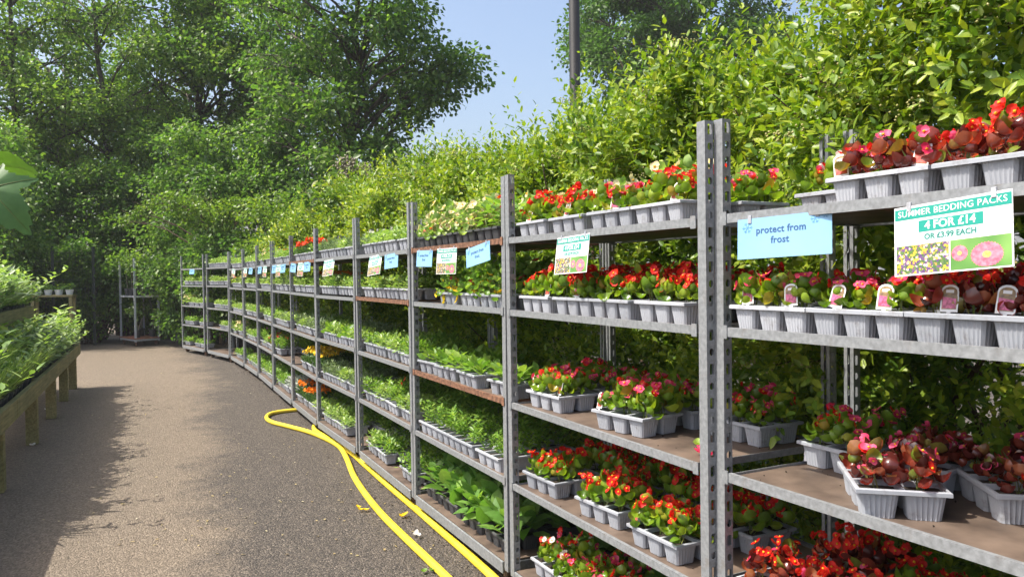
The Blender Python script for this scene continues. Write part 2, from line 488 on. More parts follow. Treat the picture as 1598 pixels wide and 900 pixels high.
# ------------------------------------------------------------------ trees and shrubs
def curve_pts(a, b, sag, n=5, wob=0.0, r=rng):
    a, b = Vector(a), Vector(b)
    out = []
    side = Vector(r.normal(size=3)) * wob
    for i in range(n):
        t = i / (n - 1)
        out.append(a.lerp(b, t) + Vector((0, 0, sag)) * math.sin(math.pi * t) + side * math.sin(math.pi * t))
    return out

def crown_clumps(c, rad, n, r, shell=0.55):
    c, rad = np.array(c, float), np.array(rad, float)
    pts = []
    tries = 0
    while len(pts) < n and tries < 6000:
        tries += 1
        d = unit(r.normal(size=3))
        q = r.uniform(shell ** 3, 1) ** (1 / 3)
        p = c + d * rad * q
        if all(np.linalg.norm(p - o) > 0.40 * (rad.prod() / n) ** (1 / 3) * 1.6 for o in pts) or tries > 3000:
            pts.append(p)
    return pts

def leaves_in_clump(c, r0, n, size, r, flat=0.6, droop=0.35):
    d = unit(r.normal(size=(n, 3)))
    q = r.uniform(0, 1, n) ** 0.45
    P = np.array(c) + d * q[:, None] * np.array([r0, r0, r0 * flat]) * r.uniform(.75, 1.15, (n, 1))
    A = d * .8 + r.normal(size=(n, 3)) * .6; A[:, 2] -= droop
    N = r.normal(size=(n, 3)) * .55; N[:, 2] += 1.0
    L = size * r.uniform(.7, 1.25, n)
    return P, A, N, L, L * r.uniform(.55, .8, n)

def tree(name, label, base, trunk, r0, clumps, rad, nleaf, size, leaf, bark, seed, cat='tree', group=None, flat=0.6, limb=True):
    """trunk: points relative to base; clumps: world centres; builds trunk with limbs, and crown of separate leaves."""
    r = np.random.default_rng(seed)
    root = empty(name, base, 0, label, cat, group)
    base = Vector(base)
    tm = MB()
    tp = [Vector(p) for p in trunk]
    # smooth trunk
    pts = []
    for i in range(len(tp) - 1):
        for k in range(4): pts.append(tp[i].lerp(tp[i + 1], k / 4))
    pts.append(tp[-1])
    for i, p in enumerate(pts[1:-1]): pts[i + 1] = p + Vector((r.normal() * r0 * .25, r.normal() * r0 * .25, 0))
    n = len(pts)
    tm.tube(pts, [r0 * (1.25 if i == 0 else 1 - .88 * i / n) for i in range(n)], 10)
    H = tp[-1].z
    groups = []
    for c in clumps:
        cl = Vector(c) - base
        hd = math.hypot(cl.x - tp[-1].x * min(1, cl.z / H), cl.y)
        z0 = max(0.12 * H, min(0.96 * H, cl.z - .55 * hd - .2))
        k = min(range(n), key=lambda j: abs(pts[j].z - z0))
        if limb:
            br = curve_pts(pts[k], cl, 0.12 * hd, 6, .06 * hd, r)
            ra = max(.012, min(r0 * .42, .010 + .011 * hd + r0 * .12))
            tm.tube(br, [ra * (1 - .8 * i / 5) for i in range(6)], 5, cap=False)
            for q in range(4):
                e = cl + Vector(unit(r.normal(size=3))) * rad * .8
                tm.tube(curve_pts(br[3 + q % 2], e, .05, 3, .05, r), [ra * .35, ra * .25, .004], 4, cap=False)
        rr = rad * r.uniform(.7, 1.3)
        nn = int(nleaf * (rr / rad) ** 2)
        P, A, N, L, W = leaves_in_clump(cl, rr, nn, size, r, flat)
        groups.append((T_HEX, P, A, N, L, W, 0))
    link('trunk', tm.mesh('trunk', bark, True), root)
    if groups: link('crown', scatter('crown', groups, [leaf]), root)
    return root

# alder group and mixed trees beyond the far end of the path
def px_clumps(spec, Y, dy, r):
    return [np.array(at(x, y, Y + r.uniform(-dy, dy))) for x, y in spec]

r1 = np.random.default_rng(21)
# the big tree whose bough reaches right over the trolleys
spec = []
bounds = [(-160, 380, 640), (-100, 385, 650), (-40, 380, 655), (20, 385, 640), (60, 390, 655), (95, 395, 700), (115, 400, 728), (150, 395, 690), (185, 395, 650), (215, 400, 612), (245, 405, 596), (272, 405, 640), (300, 420, 560)]
for y, xa, xb in bounds:
    nn = max(3, int((xb - xa) / 40))
    for k in range(nn):
        spec.append((xa + (xb - xa) * (k + r1.uniform(.1, .9)) / nn, y + r1.uniform(-18, 18)))
    spec.append((xb - 6, y))
cl = px_clumps(spec, 17.0, 1.6, r1)
b0 = ground(528, 540); b0 = at(528, 440, 17.0); b0.z = 0
tree('alder_tree', 'tall dark alder with a bough reaching right across the sky', b0, [(0, 0, 0), (.05, 0, 2), (.25, .1, 4), (.5, .1, 6.2), (.4, 0, 9.2)], .15, cl, .62, 330, .105, M['alderleaf'], M['bark'], 22)

def bg_tree(name, label, px, Y, H, rx, rz, zc, n, nleaf, size, leaf, bark, seed, r0=.14, lean=(0, 0), rad=.75, group=None):
    r = np.random.default_rng(seed)
    if Y < 24: Y, rx, rz, zc, H, nleaf = Y + 2.2, rx * 1.1, rz * 1.08, zc * 1.1, H * 1.1, int(nleaf * 1.1)
    b = at(px, 440, Y); b.z = 0
    c = (b.x + lean[0] * .6, b.y + lean[1], zc)
    return tree(name, label, b, [(0, 0, 0), (lean[0] * .25, 0, H * .3), (lean[0] * .6, lean[1] * .6, H * .62), (lean[0], lean[1], H)], r0,
                crown_clumps(c, (rx, rx * .8, rz), n, r, .35), rad, nleaf, size, leaf, bark, seed + 1, group=group)
TG = 'trees at the end of the path'
bg_tree('alder_tree', 'dark upright alder just left of the tree with the long bough', 418, 19, 10, 2.0, 3.9, 6.4, 46, 330, .11, M['alderleaf'], M['bark'], 31, group=TG)
bg_tree('maple_tree', 'leafy green maple filling the middle of the tree wall', 300, 20, 10, 2.6, 3.9, 6.2, 54, 360, .115, M['mapleleaf'], M['bark'], 33, lean=(.5, 0), group=TG)
bg_tree('maple_tree', 'open-crowned maple with bare dark limbs and sky between its leaves', 190, 18.5, 9.5, 2.3, 3.4, 6.6, 34, 240, .10, M['mapleleaf'], M['bark'], 35, lean=(-.7, 0), group=TG)
bg_tree('willow_tree', 'thin tree with a pale leaning trunk beside the far trolley', 128, 18.2, 6.5, 1.5, 1.7, 5.0, 20, 260, .09, M['mapleleaf'], M['palebark'], 37, r0=.13, lean=(-.9, .2), group=TG)
bg_tree('alder_tree', 'leafy alder at the left edge of the picture', 40, 17.5, 9.5, 2.2, 3.9, 5.9, 44, 300, .10, M['mapleleaf'], M['bark'], 39, lean=(-.3, 0), group=TG)
bg_tree('alder_tree', 'tall alder behind the open-crowned maple', 110, 23, 12, 3.0, 4.6, 7.2, 44, 330, .13, M['alderleaf'], M['bark'], 41, group=TG)
bg_tree('alder_tree', 'tall alder closing the gap behind the middle maple', 350, 24, 12, 3.0, 5.0, 6.8, 50, 330, .13, M['alderleaf'], M['bark'], 43, group=TG)
bg_tree('lime_tree', 'dense round lime tree beyond the hedge at the right of the lamp post', 1062, 27, 14, 3.9, 4.3, 10.6, 90, 520, .15, M['limeleaf'], M['bark'], 45, r0=.25, rad=1.0)

def shrub(name, label, c, rx, ry, h, n, nleaf, size, leaf, seed, cat='shrub', group=None, rad=.42):
    r = np.random.default_rng(seed)
    root = empty(name, (c[0], c[1], 0), 0, label, cat, group)
    g = []
    sm = MB()
    for k in range(n):
        d = unit(r.normal(size=3)); q = r.uniform(.15, 1) ** .4
        p = np.array([d[0] * rx * q, d[1] * ry * q, h * (.52 + .46 * d[2] * q)])
        rr = rad * r.uniform(.7, 1.3)
        P, A, N, L, W = leaves_in_clump(p, rr, int(nleaf * (rr / rad) ** 2), size, r, .7)
        P[:, 2] = np.abs(P[:, 2]) + .02
        g.append((T_HEX, P, A, N, L, W, 0))
        if k % 2 == 0:
            sm.tube(curve_pts((r.uniform(-.2, .2), r.uniform(-.2, .2), 0), p, .1, 4, .1, r), [.02, .014, .009, .004], 5, cap=False)
    link('stems', sm.mesh('stems', M['twig'], True), root)
    link('crown', scatter('crown', g, [leaf]), root)
    return root
SG = 'shrubs closing the end of the path'
for i, (px, Y, rx, h, lf, lab) in enumerate([
    (30, 18.8, 1.7, 3.4, 'darkleaf', 'dark undergrowth shrub at the left end of the back row'),
    (150, 19.2, 1.6, 3.1, 'darkleaf', 'dark undergrowth shrub behind the pale leaning trunk'),
    (245, 20.2, 1.6, 4.0, 'darkleaf', 'tall dark shrub right behind the far trolley of saplings'),
    (330, 18.3, 1.5, 3.8, 'darkleaf', 'dark shrub behind the end trolley of the row'),
    (405, 18.0, 1.6, 3.6, 'darkleaf', 'dark shrub below the upright alder'),
    (-60, 16.5, 1.8, 3.6, 'darkleaf', 'dark shrub standing outside the left edge behind the bench')]):
    p = at(px, 440, Y)
    shrub('shrub', lab, p, rx, 1.0, h * 1.45, 74, 250, .09, M[lf], 60 + i, group=SG, rad=.5)
p = at(235, 440, 19.6); shrub('shrub', 'mid green shrub with a rounded top above the saplings', p, 1.5, .7, 3.9, 40, 210, .08, M['mapleleaf'], 71, group=SG)
p = at(345, 440, 16.9)
r = np.random.default_rng(72)
tree('field_maple', 'low yellow-green field maple with sunlit sprays above the end trolleys', (p.x, p.y, 0), [(0, 0, 0), (.1, 0, 1.4), (0, .1, 2.9)], .06,
     [np.array(at(x, y, 16.6 + r.uniform(-.6, .6))) for x, y in [(240, 318), (262, 312), (285, 322), (305, 330), (325, 318), (345, 335), (365, 322), (385, 338), (330, 350), (360, 352), (400, 318), (380, 360), (345, 368), (300, 345), (215, 330), (195, 345)]],
     .34, 190, .075, M['yellowleaf'], M['twig'], 73, cat='tree')
p = at(455, 440, 14.6); shrub('shrub', 'yellow-green shrub between the alder and the hedge', p, 1.2, .8, 3.1, 34, 200, .065, M['yellowleaf'], 74, group=SG, rad=.36)

for i, (px, Y, lab) in enumerate([(10, 17.9, 'low leafy undergrowth bush behind the far end of the bench'), (80, 18.3, 'low leafy undergrowth bush beside the dark fence'), (140, 18.1, 'low leafy undergrowth bush at the foot of the leaning trunk'),
        (200, 19.4, 'low leafy undergrowth bush just left behind the far trolley'), (256, 19.2, 'low leafy undergrowth bush just right of the far trolley'), (310, 17.2, 'low leafy undergrowth bush behind the last trolley of the row'), (365, 16.6, 'low leafy undergrowth bush behind the eleventh trolley'), (425, 15.8, 'low leafy undergrowth bush behind the tenth trolley')]):
    p = at(px, 440, Y)
    shrub('bush', lab, p, 1.0, .55, 2.5, 40, 240, .085, M['darkleaf'], 160 + i, group='low bushes at the foot of the trees', rad=.42)

# young sycamore poking out of the hedge
p = at(538, 440, 11.2)
r = np.random.default_rng(75)
tree('sycamore_sapling', 'young sycamore with large leaves and grey flower heads rising from the hedge', (p.x, p.y, 0), [(0, 0, 0), (.05, 0, 1.6), (0, 0, 3.0)], .035,
     [np.array(at(x, y, 11.2 + r.uniform(-.3, .3))) for x, y in [(505, 292), (530, 300), (552, 285), (575, 300), (490, 310), (560, 315), (520, 325), (545, 265)]], .22, 42, .15, M['syc'], M['twig'], 76)
syc = bpy.data.objects['sycamore_sapling']
for x, y in [(535, 255), (552, 262), (570, 268), (545, 272)]:
    c = at(x, y, 11.1) - Vector((p.x, p.y, 0))
    P = np.array(c) + r.normal(size=(90, 3)) * .06
    link('flower_head', scatter('flower_head', [(T_BALL, P, rdir(90, r), rdir(90, r), .045, .04, 0)], [M['sycbloom']]), syc)

# ------------------------------------------------------------------ trolleys: positions along the row
RACKS = [((1.238, 1.064), (.606, 2.268)), ((.578, 2.338), (-.022, 3.558)), ((-.035, 3.585), (-.632, 4.807)), ((-.635, 4.814), (-1.223, 6.040)),
         ((-1.245, 6.083), (-1.868, 7.292)), ((-1.868, 7.302), (-2.456, 8.517)), ((-2.465, 8.534), (-3.05, 9.75)), ((-3.061, 9.773), (-3.648, 11.0)),
         ((-3.666, 11.035), (-4.284, 12.247)), ((-4.305, 12.286), (-4.956, 13.48)), ((-4.993, 13.529), (-5.814, 14.614)), ((-5.907, 14.725), (-6.784, 15.764))]
ORD = ['first', 'second', 'third', 'fourth', 'fifth', 'sixth', 'seventh', 'eighth', 'ninth', 'tenth', 'eleventh', 'twelfth']
SHELF_Z = [1.655, 1.325, .90, .525, .13]
LEN, DEP = 1.36, .575
RACK_F = []          # (origin, x axis angle)
for rt, lf in RACKS:
    dx, dy = rt[0] - lf[0], rt[1] - lf[1]
    RACK_F.append((Vector((lf[0], lf[1], 0)), math.atan2(dy, dx)))
def rack_pt(i, x, y, z):
    o, a = RACK_F[i]
    return Vector((o.x + math.cos(a) * x - math.sin(a) * y, o.y + math.sin(a) * x + math.cos(a) * y, z))

# ------------------------------------------------------------------ hedge behind the row: seven pyracantha shrubs
def hedge_shrub(label, c, ang, length, depth, h, nspr, leaf_len, seed, per=11):
    """c: middle of the foot of the front face; local x along the row, y away from the path."""
    r = np.random.default_rng(seed)
    root = empty('pyracantha_shrub', (c.x, c.y, 0), ang, label, 'shrub', 'pyracantha hedge behind the trolleys')
    ph = r.uniform(0, 6.28, 8); fr = r.uniform(1.2, 4.5, 8)
    def lump(x, z):
        return .13 * (np.sin(fr[0] * x + ph[0]) * np.sin(fr[1] * z + ph[1]) + np.sin(fr[2] * x + fr[3] * z + ph[2])) + .07 * np.sin(3.1 * fr[4] * x + ph[3]) * np.sin(3 * fr[5] * z + ph[4])
    def top(x):
        return h + .10 * np.sin(fr[6] * x + ph[5]) + .07 * np.sin(2.7 * fr[7] * x + ph[6])
    half = length / 2 + .12
    nf, nt_, nb, ni = int(nspr * .56), int(nspr * .24), int(nspr * .05), int(nspr * .15)
    # front face
    nc = max(8, nf // 16); ci = r.integers(0, nc, nf)            # boughs: sprigs gather round shared centres
    cx, cz, cy = r.uniform(-half, half, nc), r.uniform(.05, 1, nc) ** .85, r.normal(0, .07, nc)
    x = np.clip(cx[ci] + r.normal(0, .085, nf), -half, half); z = np.clip(cz[ci] * top(x) + r.normal(0, .085, nf), .03, None)
    z = np.minimum(z, top(x))
    y = lump(x, z) + cy[ci] + r.exponential(.10, nf) + .22 * np.clip(z / h - .75, 0, 1) * 2
    Pf = np.stack([x, y, z], 1); Df = np.stack([r.normal(0, .45, nf), -np.abs(r.normal(.7, .4, nf)), r.normal(.55, .45, nf)], 1)
    # top
    x = r.uniform(-half, half, nt_); y = r.uniform(0, depth, nt_); z = top(x) - .45 * (y / depth - .45) ** 2 + r.normal(0, .10, nt_)
    Pt = np.stack([x, y, z], 1); Dt = np.stack([r.normal(0, .4, nt_), r.normal(-.2, .4, nt_), np.abs(r.normal(1, .3, nt_))], 1)
    # back and inside
    x = r.uniform(-half, half, nb); z = r.uniform(.05, 1, nb) * top(x)
    Pb = np.stack([x, depth + lump(x + 3, z), z], 1); Db = np.stack([r.normal(0, .4, nb), np.abs(r.normal(.7, .3, nb)), r.normal(.4, .4, nb)], 1)
    x = r.uniform(-half, half, ni); z = r.uniform(.05, .95, ni) * top(x)
    Pi = np.stack([x, r.uniform(.15, depth, ni), z], 1); Di = rdir(ni, r)
    P0 = np.concatenate([Pf, Pt, Pb, Pi]); D0 = unit(np.concatenate([Df, Dt, Db, Di]))
    n = len(P0)
    sl = r.uniform(.12, .26, n) * (leaf_len / .045) ** .7
    isT = np.zeros(n, bool); isT[nf:nf + nt_] = True
    longs = (r.uniform(size=n) < .16) & isT
    sl[longs] *= r.uniform(1.25, 1.8, longs.sum())
    # leaves along the sprigs
    k = np.arange(per)
    t = (k[None, :] + r.uniform(0, 1, (n, per))) / per
    bend = np.zeros((n, 1, 3)); bend[:, 0, 2] = r.uniform(-.1, .12, n)
    Pl = P0[:, None, :] + D0[:, None, :] * (t * sl[:, None])[..., None] + bend * (t ** 2)[..., None] * sl[:, None, None] * 2
    aux = unit(np.cross(D0, np.array([.2, .3, .93]))); bux = np.cross(D0, aux)
    an = k[None, :] * 2.4 + r.uniform(0, 6.28, (n, 1))
    rad = aux[:, None, :] * np.cos(an)[..., None] + bux[:, None, :] * np.sin(an)[..., None]
    Al = rad * .85 + D0[:, None, :] * .75 + r.normal(0, .18, (n, per, 3))
    Nl = D0[:, None, :] * .8 - rad * .4 + np.array([0, 0, .5]) + r.normal(0, .2, (n, per, 3))
    Ll = leaf_len * r.uniform(.65, 1.3, (n, per)) * (1 - .25 * t)
    Wl = Ll * r.uniform(.38, .53, (n, per))
    fl = lambda a: a.reshape(-1, a.shape[-1]) if a.ndim == 3 else a.ravel()
    link('foliage', scatter('foliage', [(T_HEX, fl(Pl), fl(Al), fl(Nl), fl(Ll), fl(Wl), 0)], [M['hedgeleaf']]), root)
    # bud clusters
    nbud = int(nspr * .035)
    pick = r.choice(nf + nt_, nbud, replace=False)
    Pc = P0[pick] + D0[pick] * (sl[pick] * .7)[:, None]
    q = 26
    off = r.normal(size=(nbud, q, 3)) * np.array([.035, .035, .014]) * (leaf_len / .045)
    Pb_ = (Pc[:, None, :] + off).reshape(-1, 3)
    link('flower_buds', scatter('flower_buds', [(T_BALL, Pb_, rdir(len(Pb_), r), rdir(len(Pb_), r), .009 * leaf_len / .045, .009 * leaf_len / .045, 0)], [M['hedgebloom']]), root)
    # stems
    sm = MB()
    for j in range(int(9 * length)):
        xx = r.uniform(-half, half)
        a = (xx * .8, r.uniform(.3, depth * .7), 0)
        b = (xx + r.normal(0, .35), r.uniform(.0, depth * .8), r.uniform(1.6, h))
        sm.tube(curve_pts(a, b, 0, 6, .14, r), [.022, .019, .015, .012, .009, .005], 6, cap=False)
    for j in range(int(26 * length)):
        i0 = r.integers(0, nf + nt_)
        e = P0[i0] + D0[i0] * sl[i0]
        s = P0[i0] + np.array([r.normal(0, .12), r.uniform(.15, .4), -r.uniform(.1, .4)])
        sm.tube(curve_pts(s, e, .03, 4, .02, r), [.007, .006, .004, .0025], 4, cap=False)
    link('stems', sm.mesh('stems', M['twig'], True), root)
    return root
HL = ['pyracantha bush behind the nearest trolley, top out of the picture', 'pyracantha bush behind the second trolley from the camera', 'pyracantha bush behind the third trolley, in front of the lamp post',
      'pyracantha bush behind the fourth trolley, below the open sky', 'pyracantha bush behind the fifth and sixth trolleys', 'pyracantha bush behind the seventh and eighth trolleys',
      'pyracantha bush behind the ninth and tenth trolleys']
a0 = RACK_F[1][1]
def behind(i, x, y): return rack_pt(i, x, y, 0)
hedge_shrub(HL[0], behind(0, .75, .86), a0, 2.1, 1.3, 2.74, 6500, .052, 101)
hedge_shrub(HL[1], behind(1, .60, .86), a0, 1.6, 1.3, 2.28, 4800, .052, 102)
hedge_shrub(HL[2], behind(2, .50, .85), a0, 1.6, 1.3, 2.22, 4200, .054, 103)
hedge_shrub(HL[3], behind(3, .45, .84), a0, 1.6, 1.2, 2.28, 3600, .058, 104)
hedge_shrub(HL[4], behind(5, 1.30, .86), a0, 2.7, 1.2, 2.32, 4400, .064, 105)
hedge_shrub(HL[5], behind(7, 1.30, .88), a0, 2.7, 1.2, 2.40, 3600, .072, 106)
hedge_shrub(HL[6], behind(9, 1.10, 1.0), RACK_F[9][1], 3.0, 1.2, 2.45, 3200, .080, 107)

# ------------------------------------------------------------------ lamp post
lp = at(899, 300, 12.0)
root = empty('lamp_post', (lp.x, lp.y, 0), 0, 'tall dark lamp post standing behind the hedge against the sky', 'lamp post')
mb = MB()
mb.tube([(0, 0, 0), (0, 0, .05), (0, 0, 1.0), (0, 0, 1.02), (0, 0, 8.0)], [.11, .105, .105, .085, .082], 24)
link('pole', mb.mesh('pole', M['lamp'], True), root)
mb = MB(); mb.tube([(0, 0, 7.9), (.3, -.2, 8.15), (.9, -.6, 8.2)], .04, 12)
link('arm', mb.mesh('arm', M['lamp'], True), root)
mb = MB(); mb.box(.75, 1.35, -.85, -.55, 8.15, 8.27, 0, .03)
link('lamp_head', mb.mesh('lamp_head', M['lamp']), root)

# ------------------------------------------------------------------ trolley meshes
PW, PD = .037, .032
P0Z, P1Z = .10, 1.956
def post_mesh():
    mb = MB()
    t = .0025
    # web facing the path
    mb.box(0, PW, 0, t, P0Z, P1Z)
    # lips behind
    for x0, x1 in ((t, .013), (PW - .013, PW - t)):
        mb.box(x0, x1, PD - t, PD, P0Z, P1Z)
    # perforated flanges
    n = 36
    pit = (P1Z - P0Z) / n
    y0, y1 = t, PD
    yc = (y0 + y1) / 2 + .001
    for xa in (0, PW - t):
        for k in range(n):
            z0, z1 = P0Z + k * pit, P0Z + (k + 1) * pit
            zc = (z0 + z1) / 2
            hw, hh = (.0085, .016) if k % 2 else (.0085, .011)
            cut = .003 if k % 2 else .0055
            outer = [(yc - hw, z0), (yc + hw, z0), (y1, z0 + cut), (y1, z1 - cut), (yc + hw, z1), (yc - hw, z1), (y0, z1 - cut), (y0, z0 + cut)]
            outer = [(y0, z0), (y1, z0), (y1, zc), (y1, zc), (y1, z1), (y0, z1), (y0, zc), (y0, zc)]
            inner = [(yc - hw + cut, zc - hh), (yc + hw - cut, zc - hh), (yc + hw, zc - hh + cut), (yc + hw, zc + hh - cut), (yc + hw - cut, zc + hh), (yc - hw + cut, zc + hh), (yc - hw, zc + hh - cut), (yc - hw, zc - hh + cut)]
            vs = []
            for x in (xa, xa + t):
                vs += [(x, y, z) for y, z in ((y0, z0), (y1, z0), (y1, z1), (y0, z1))] + [(x, y, z) for y, z in inner]
            fs = []
            for o in (0, 12):
                I = lambda j: o + 4 + j
                q = [(o + 0, o + 1, I(1), I(0)), (o + 1, I(2), I(1)), (o + 1, o + 2, I(3), I(2)), (o + 2, I(4), I(3)), (o + 2, o + 3, I(5), I(4)), (o + 3, I(6), I(5)), (o + 3, o + 0, I(7), I(6)), (o + 0, I(0), I(7))]
                fs += q if o == 12 else [tuple(reversed(f)) for f in q]
            for j in range(8):
                fs.append((4 + j, 4 + (j + 1) % 8, 16 + (j + 1) % 8, 16 + j))
            mb.add(vs, fs)
        mb.add([(xa, y1, P0Z), (xa + t, y1, P0Z), (xa + t, y1, P1Z), (xa, y1, P1Z)], [(0, 1, 2, 3)])
    return mb.mesh('post', M['galv'])
POST = post_mesh()

def shelf_mesh(mat):
    mb = MB()
    h, t = .027, .003
    x0, x1, y0, y1 = .002, LEN - .002, .006, DEP - .006
    # front and back rails: outer face, top lip, lower lip
    for s in (0, 1):
        ya, yb = (y0 - .008, y0 - .008 + t) if s == 0 else (y1 + .008 - t, y1 + .008)
        mb.box(x0 + PW, x1 - PW, ya, yb, -.014, h - .014, 0)
        yi, yj = (yb, yb + .012) if s == 0 else (ya - .012, ya)
        mb.box(x0 + PW, x1 - PW, yi, yj, h - .014 - t, h - .0145, 0)
        mb.box(x0 + PW, x1 - PW, yi, yj, -.0135, -.014 + t, 0)
        # hooks on the posts
        for xx in (x0 + PW - .022, x1 - PW - .002):
            mb.box(xx, xx + .024, ya - .003, ya, -.02, h - .008, 0) if s == 0 else mb.box(xx, xx + .024, yb, yb + .003, -.02, h - .008, 0)
    for xa in (x0 + PW + .002, x1 - PW - t - .002):
        mb.box(xa, xa + t, y0 + .01, y1 - .01, -.012, h - .016, 0)
        mb.box(xa - .012 if xa > .5 else xa + t, xa if xa > .5 else xa + t + .012, y0 + .01, y1 - .01, -.0125, -.0095, 0)
    return mb.mesh('shelf', mat)
SHELF, SHELF_R = shelf_mesh(M['galv']), shelf_mesh(M['rust'])
mb = MB(); mb.box(PW + .009, LEN - PW - .009, .016, DEP - .016, -.006, .004)
BOARD = mb.mesh('shelf_board', M['board'])
mb = MB()
for ya, yb in ((0.034, .060), (DEP - .060, DEP - .034)): mb.box(.04, LEN - .04, ya, yb, .078, .128, 0, .003)
for ya in (.0335,): mb.box(.05, LEN - .05, -.006, .004, .078, .135, 0, .002); mb.box(.05, LEN - .05, DEP - .004, DEP + .006, .078, .135, 0, .002)
for xa in (.047, LEN - .077): mb.box(xa, xa + .03, .061, DEP - .061, .080, .126, 0, .003)
BASE = mb.mesh('base', M['galv'])
mb = MB(); mb.box(.05, LEN - .05, .006, DEP - .006, .1285, .136)
BASEBOARD = mb.mesh('base_board', M['board'])
mb = MB()
mb.box(-.03, .03, -.03, .03, .072, .0775)
mb.box(-.024, .024, -.022, -.018, .03, .072); mb.box(-.024, .024, .018, .022, .03, .072)
CASTER = mb.mesh('caster', M['rust'])
mb = MB(); mb.cyl((0, 0, .042), (0, 1, 0), .042, .03, 20); mb.cyl((0, 0, .042), (0, 1, 0), .010, .042, 10)
WHEEL = mb.mesh('wheel', M['rubber'], True)

TROLLEY_LABEL = ['galvanised plant trolley nearest the camera, cut by the right edge', 'galvanised trolley of red begonias, second from the camera', 'galvanised trolley with two rusty shelf rails, third from the camera',
    'galvanised trolley of pale seedlings, fourth from the camera', 'galvanised trolley of grey-green herbs, fifth from the camera', 'galvanised trolley of red and orange marigolds, sixth from the camera',
    'galvanised trolley with silver foliage on its base, seventh from the camera', 'galvanised trolley eighth from the camera, blue cards on its top rail', 'galvanised trolley ninth from the camera in the long row',
    'galvanised trolley tenth from the camera, where the row starts to bend', 'galvanised trolley eleventh from the camera, turned a little to the path', 'last galvanised trolley of the long row, its top shelf empty']
RUST = {(2, 0), (2, 2), (3, 1), (5, 0)}
rr = random.Random(4)
for i, (o, a) in enumerate(RACK_F):
    root = empty('plant_trolley', o, a, TROLLEY_LABEL[i], 'trolley', 'trolleys in the long row')
    root.rotation_euler = (R(rr.uniform(-.3, .3)), R(rr.uniform(-.15, .15)), a)
    link('post', POST, root, (-.046, .030, 0) if i == 0 else (0, 0, 0))      # the nearest trolley's post sits behind its rails
    link('post', POST, root, (LEN - PW + (.024 if i == 1 else 0), 0, 0))
    link('post', POST, root, (PW, DEP, 0), (0, 0, math.pi))
    link('post', POST, root, (LEN, DEP, 0), (0, 0, math.pi))
    for k in range(4):
        z = SHELF_Z[k] + (0 if i < 3 else rr.uniform(-.012, .012)) + (.03 if i > 9 else 0)
        s = link('shelf', SHELF_R if (i, k) in RUST else SHELF, root, (0, 0, z))
        link('shelf_board', BOARD, s)
    bs = link('base', BASE, root)
    link('base_board', BASEBOARD, bs)
    for x in (.12, LEN - .12):
        for y in (.07, DEP - .07):
            c = link('caster', CASTER, root, (x, y, 0), (0, 0, rr.uniform(0, 6.28)))
            link('wheel', WHEEL, c)

# ------------------------------------------------------------------ bedding packs
CW, CD, CH = .102, .0905, .074          # one cell; three cells along x, two along y
def tray_mesh(mat, name):
    mb = MB()
    nx, ny = 3, 2
    X0, Y0 = -nx * CD / 2, -ny * CW / 2
    for i in range(nx):
        for j in range(ny):
            xa, ya = X0 + i * CD, Y0 + j * CW
            xb, yb = xa + CD, ya + CW
            m_ = .006
            # rim
            ro = [(xa, ya), (xb, ya), (xb, yb), (xa, yb)]
            ri = [(xa + m_, ya + m_), (xb - m_, ya + m_), (xb - m_, yb - m_), (xa + m_, yb - m_)]
            vs = [(x, y, CH) for x, y in ro] + [(x, y, CH) for x, y in ri] + [(x, y, CH - .013) for x, y in ri]
            fs = [(k, (k + 1) % 4, 4 + (k + 1) % 4, 4 + k) for k in range(4)] + [(4 + k, 4 + (k + 1) % 4, 8 + (k + 1) % 4, 8 + k) for k in range(4)]
            mb.add(vs, fs)
            mb.add([(x, y, CH - .012) for x, y in ri], [(0, 1, 2, 3)], 1)
            # ribbed tapering wall
            def ring(z, ins, amp):
                pts = []
                cs = [(xa + ins, ya + ins), (xb - ins, ya + ins), (xb - ins, yb - ins), (xa + ins, yb - ins)]
                nr = [(0, -1), (1, 0), (0, 1), (-1, 0)]
                for e in range(4):
                    (x1, y1), (x2, y2) = cs[e], cs[(e + 1) % 4]
                    for k in range(18):
                        t = .09 + .82 * k / 17
                        d = amp * (1 if (k // 1) % 3 == 0 else -.2) if 0 < k < 17 else 0
                        pts.append((x1 + (x2 - x1) * t + nr[e][0] * d, y1 + (y2 - y1) * t + nr[e][1] * d, z))
                return pts
            r0, r1, r2 = ring(CH - .006, .0055, 0), ring(CH - .016, .0075, .0016), ring(0.001, .0155, .0016)
            n = len(r0)
            vs = r0 + r1 + r2
            fs = [(q * n + k, q * n + n + k, q * n + n + (k + 1) % n, q * n + (k + 1) % n) for q in range(2) for k in range(n)]
            fs.append(tuple(range(2 * n, 3 * n)))
            mb.add(vs, [tuple(reversed(f)) for f in fs])
    # folded outer lip
    xa, xb, ya, yb = X0, -X0, Y0, -Y0
    o1 = [(xa, ya), (xb, ya), (xb, yb), (xa, yb)]
    o2 = [(xa - .003, ya - .003), (xb + .003, ya - .003), (xb + .003, yb + .003), (xa - .003, yb + .003)]
    vs = [(x, y, CH) for x, y in o1] + [(x, y, CH - .002) for x, y in o2] + [(x, y, CH - .011) for x, y in o2] + [(x, y, CH - .011) for x, y in o1]
    fs = []
    for q in range(3): fs += [(q * 4 + k, q * 4 + 4 + k, q * 4 + 4 + (k + 1) % 4, q * 4 + (k + 1) % 4) for k in range(4)]
    mb.add(vs, fs)
    return mb.mesh(name, [mat, M['soil']])
TRAY, TRAY_D = tray_mesh(M['plastic'], 'tray'), tray_mesh(M['darkplastic'], 'dark_tray')
CELLS = [((i - 1) * CD, (j - .5) * CW) for i in range(3) for j in range(2)]

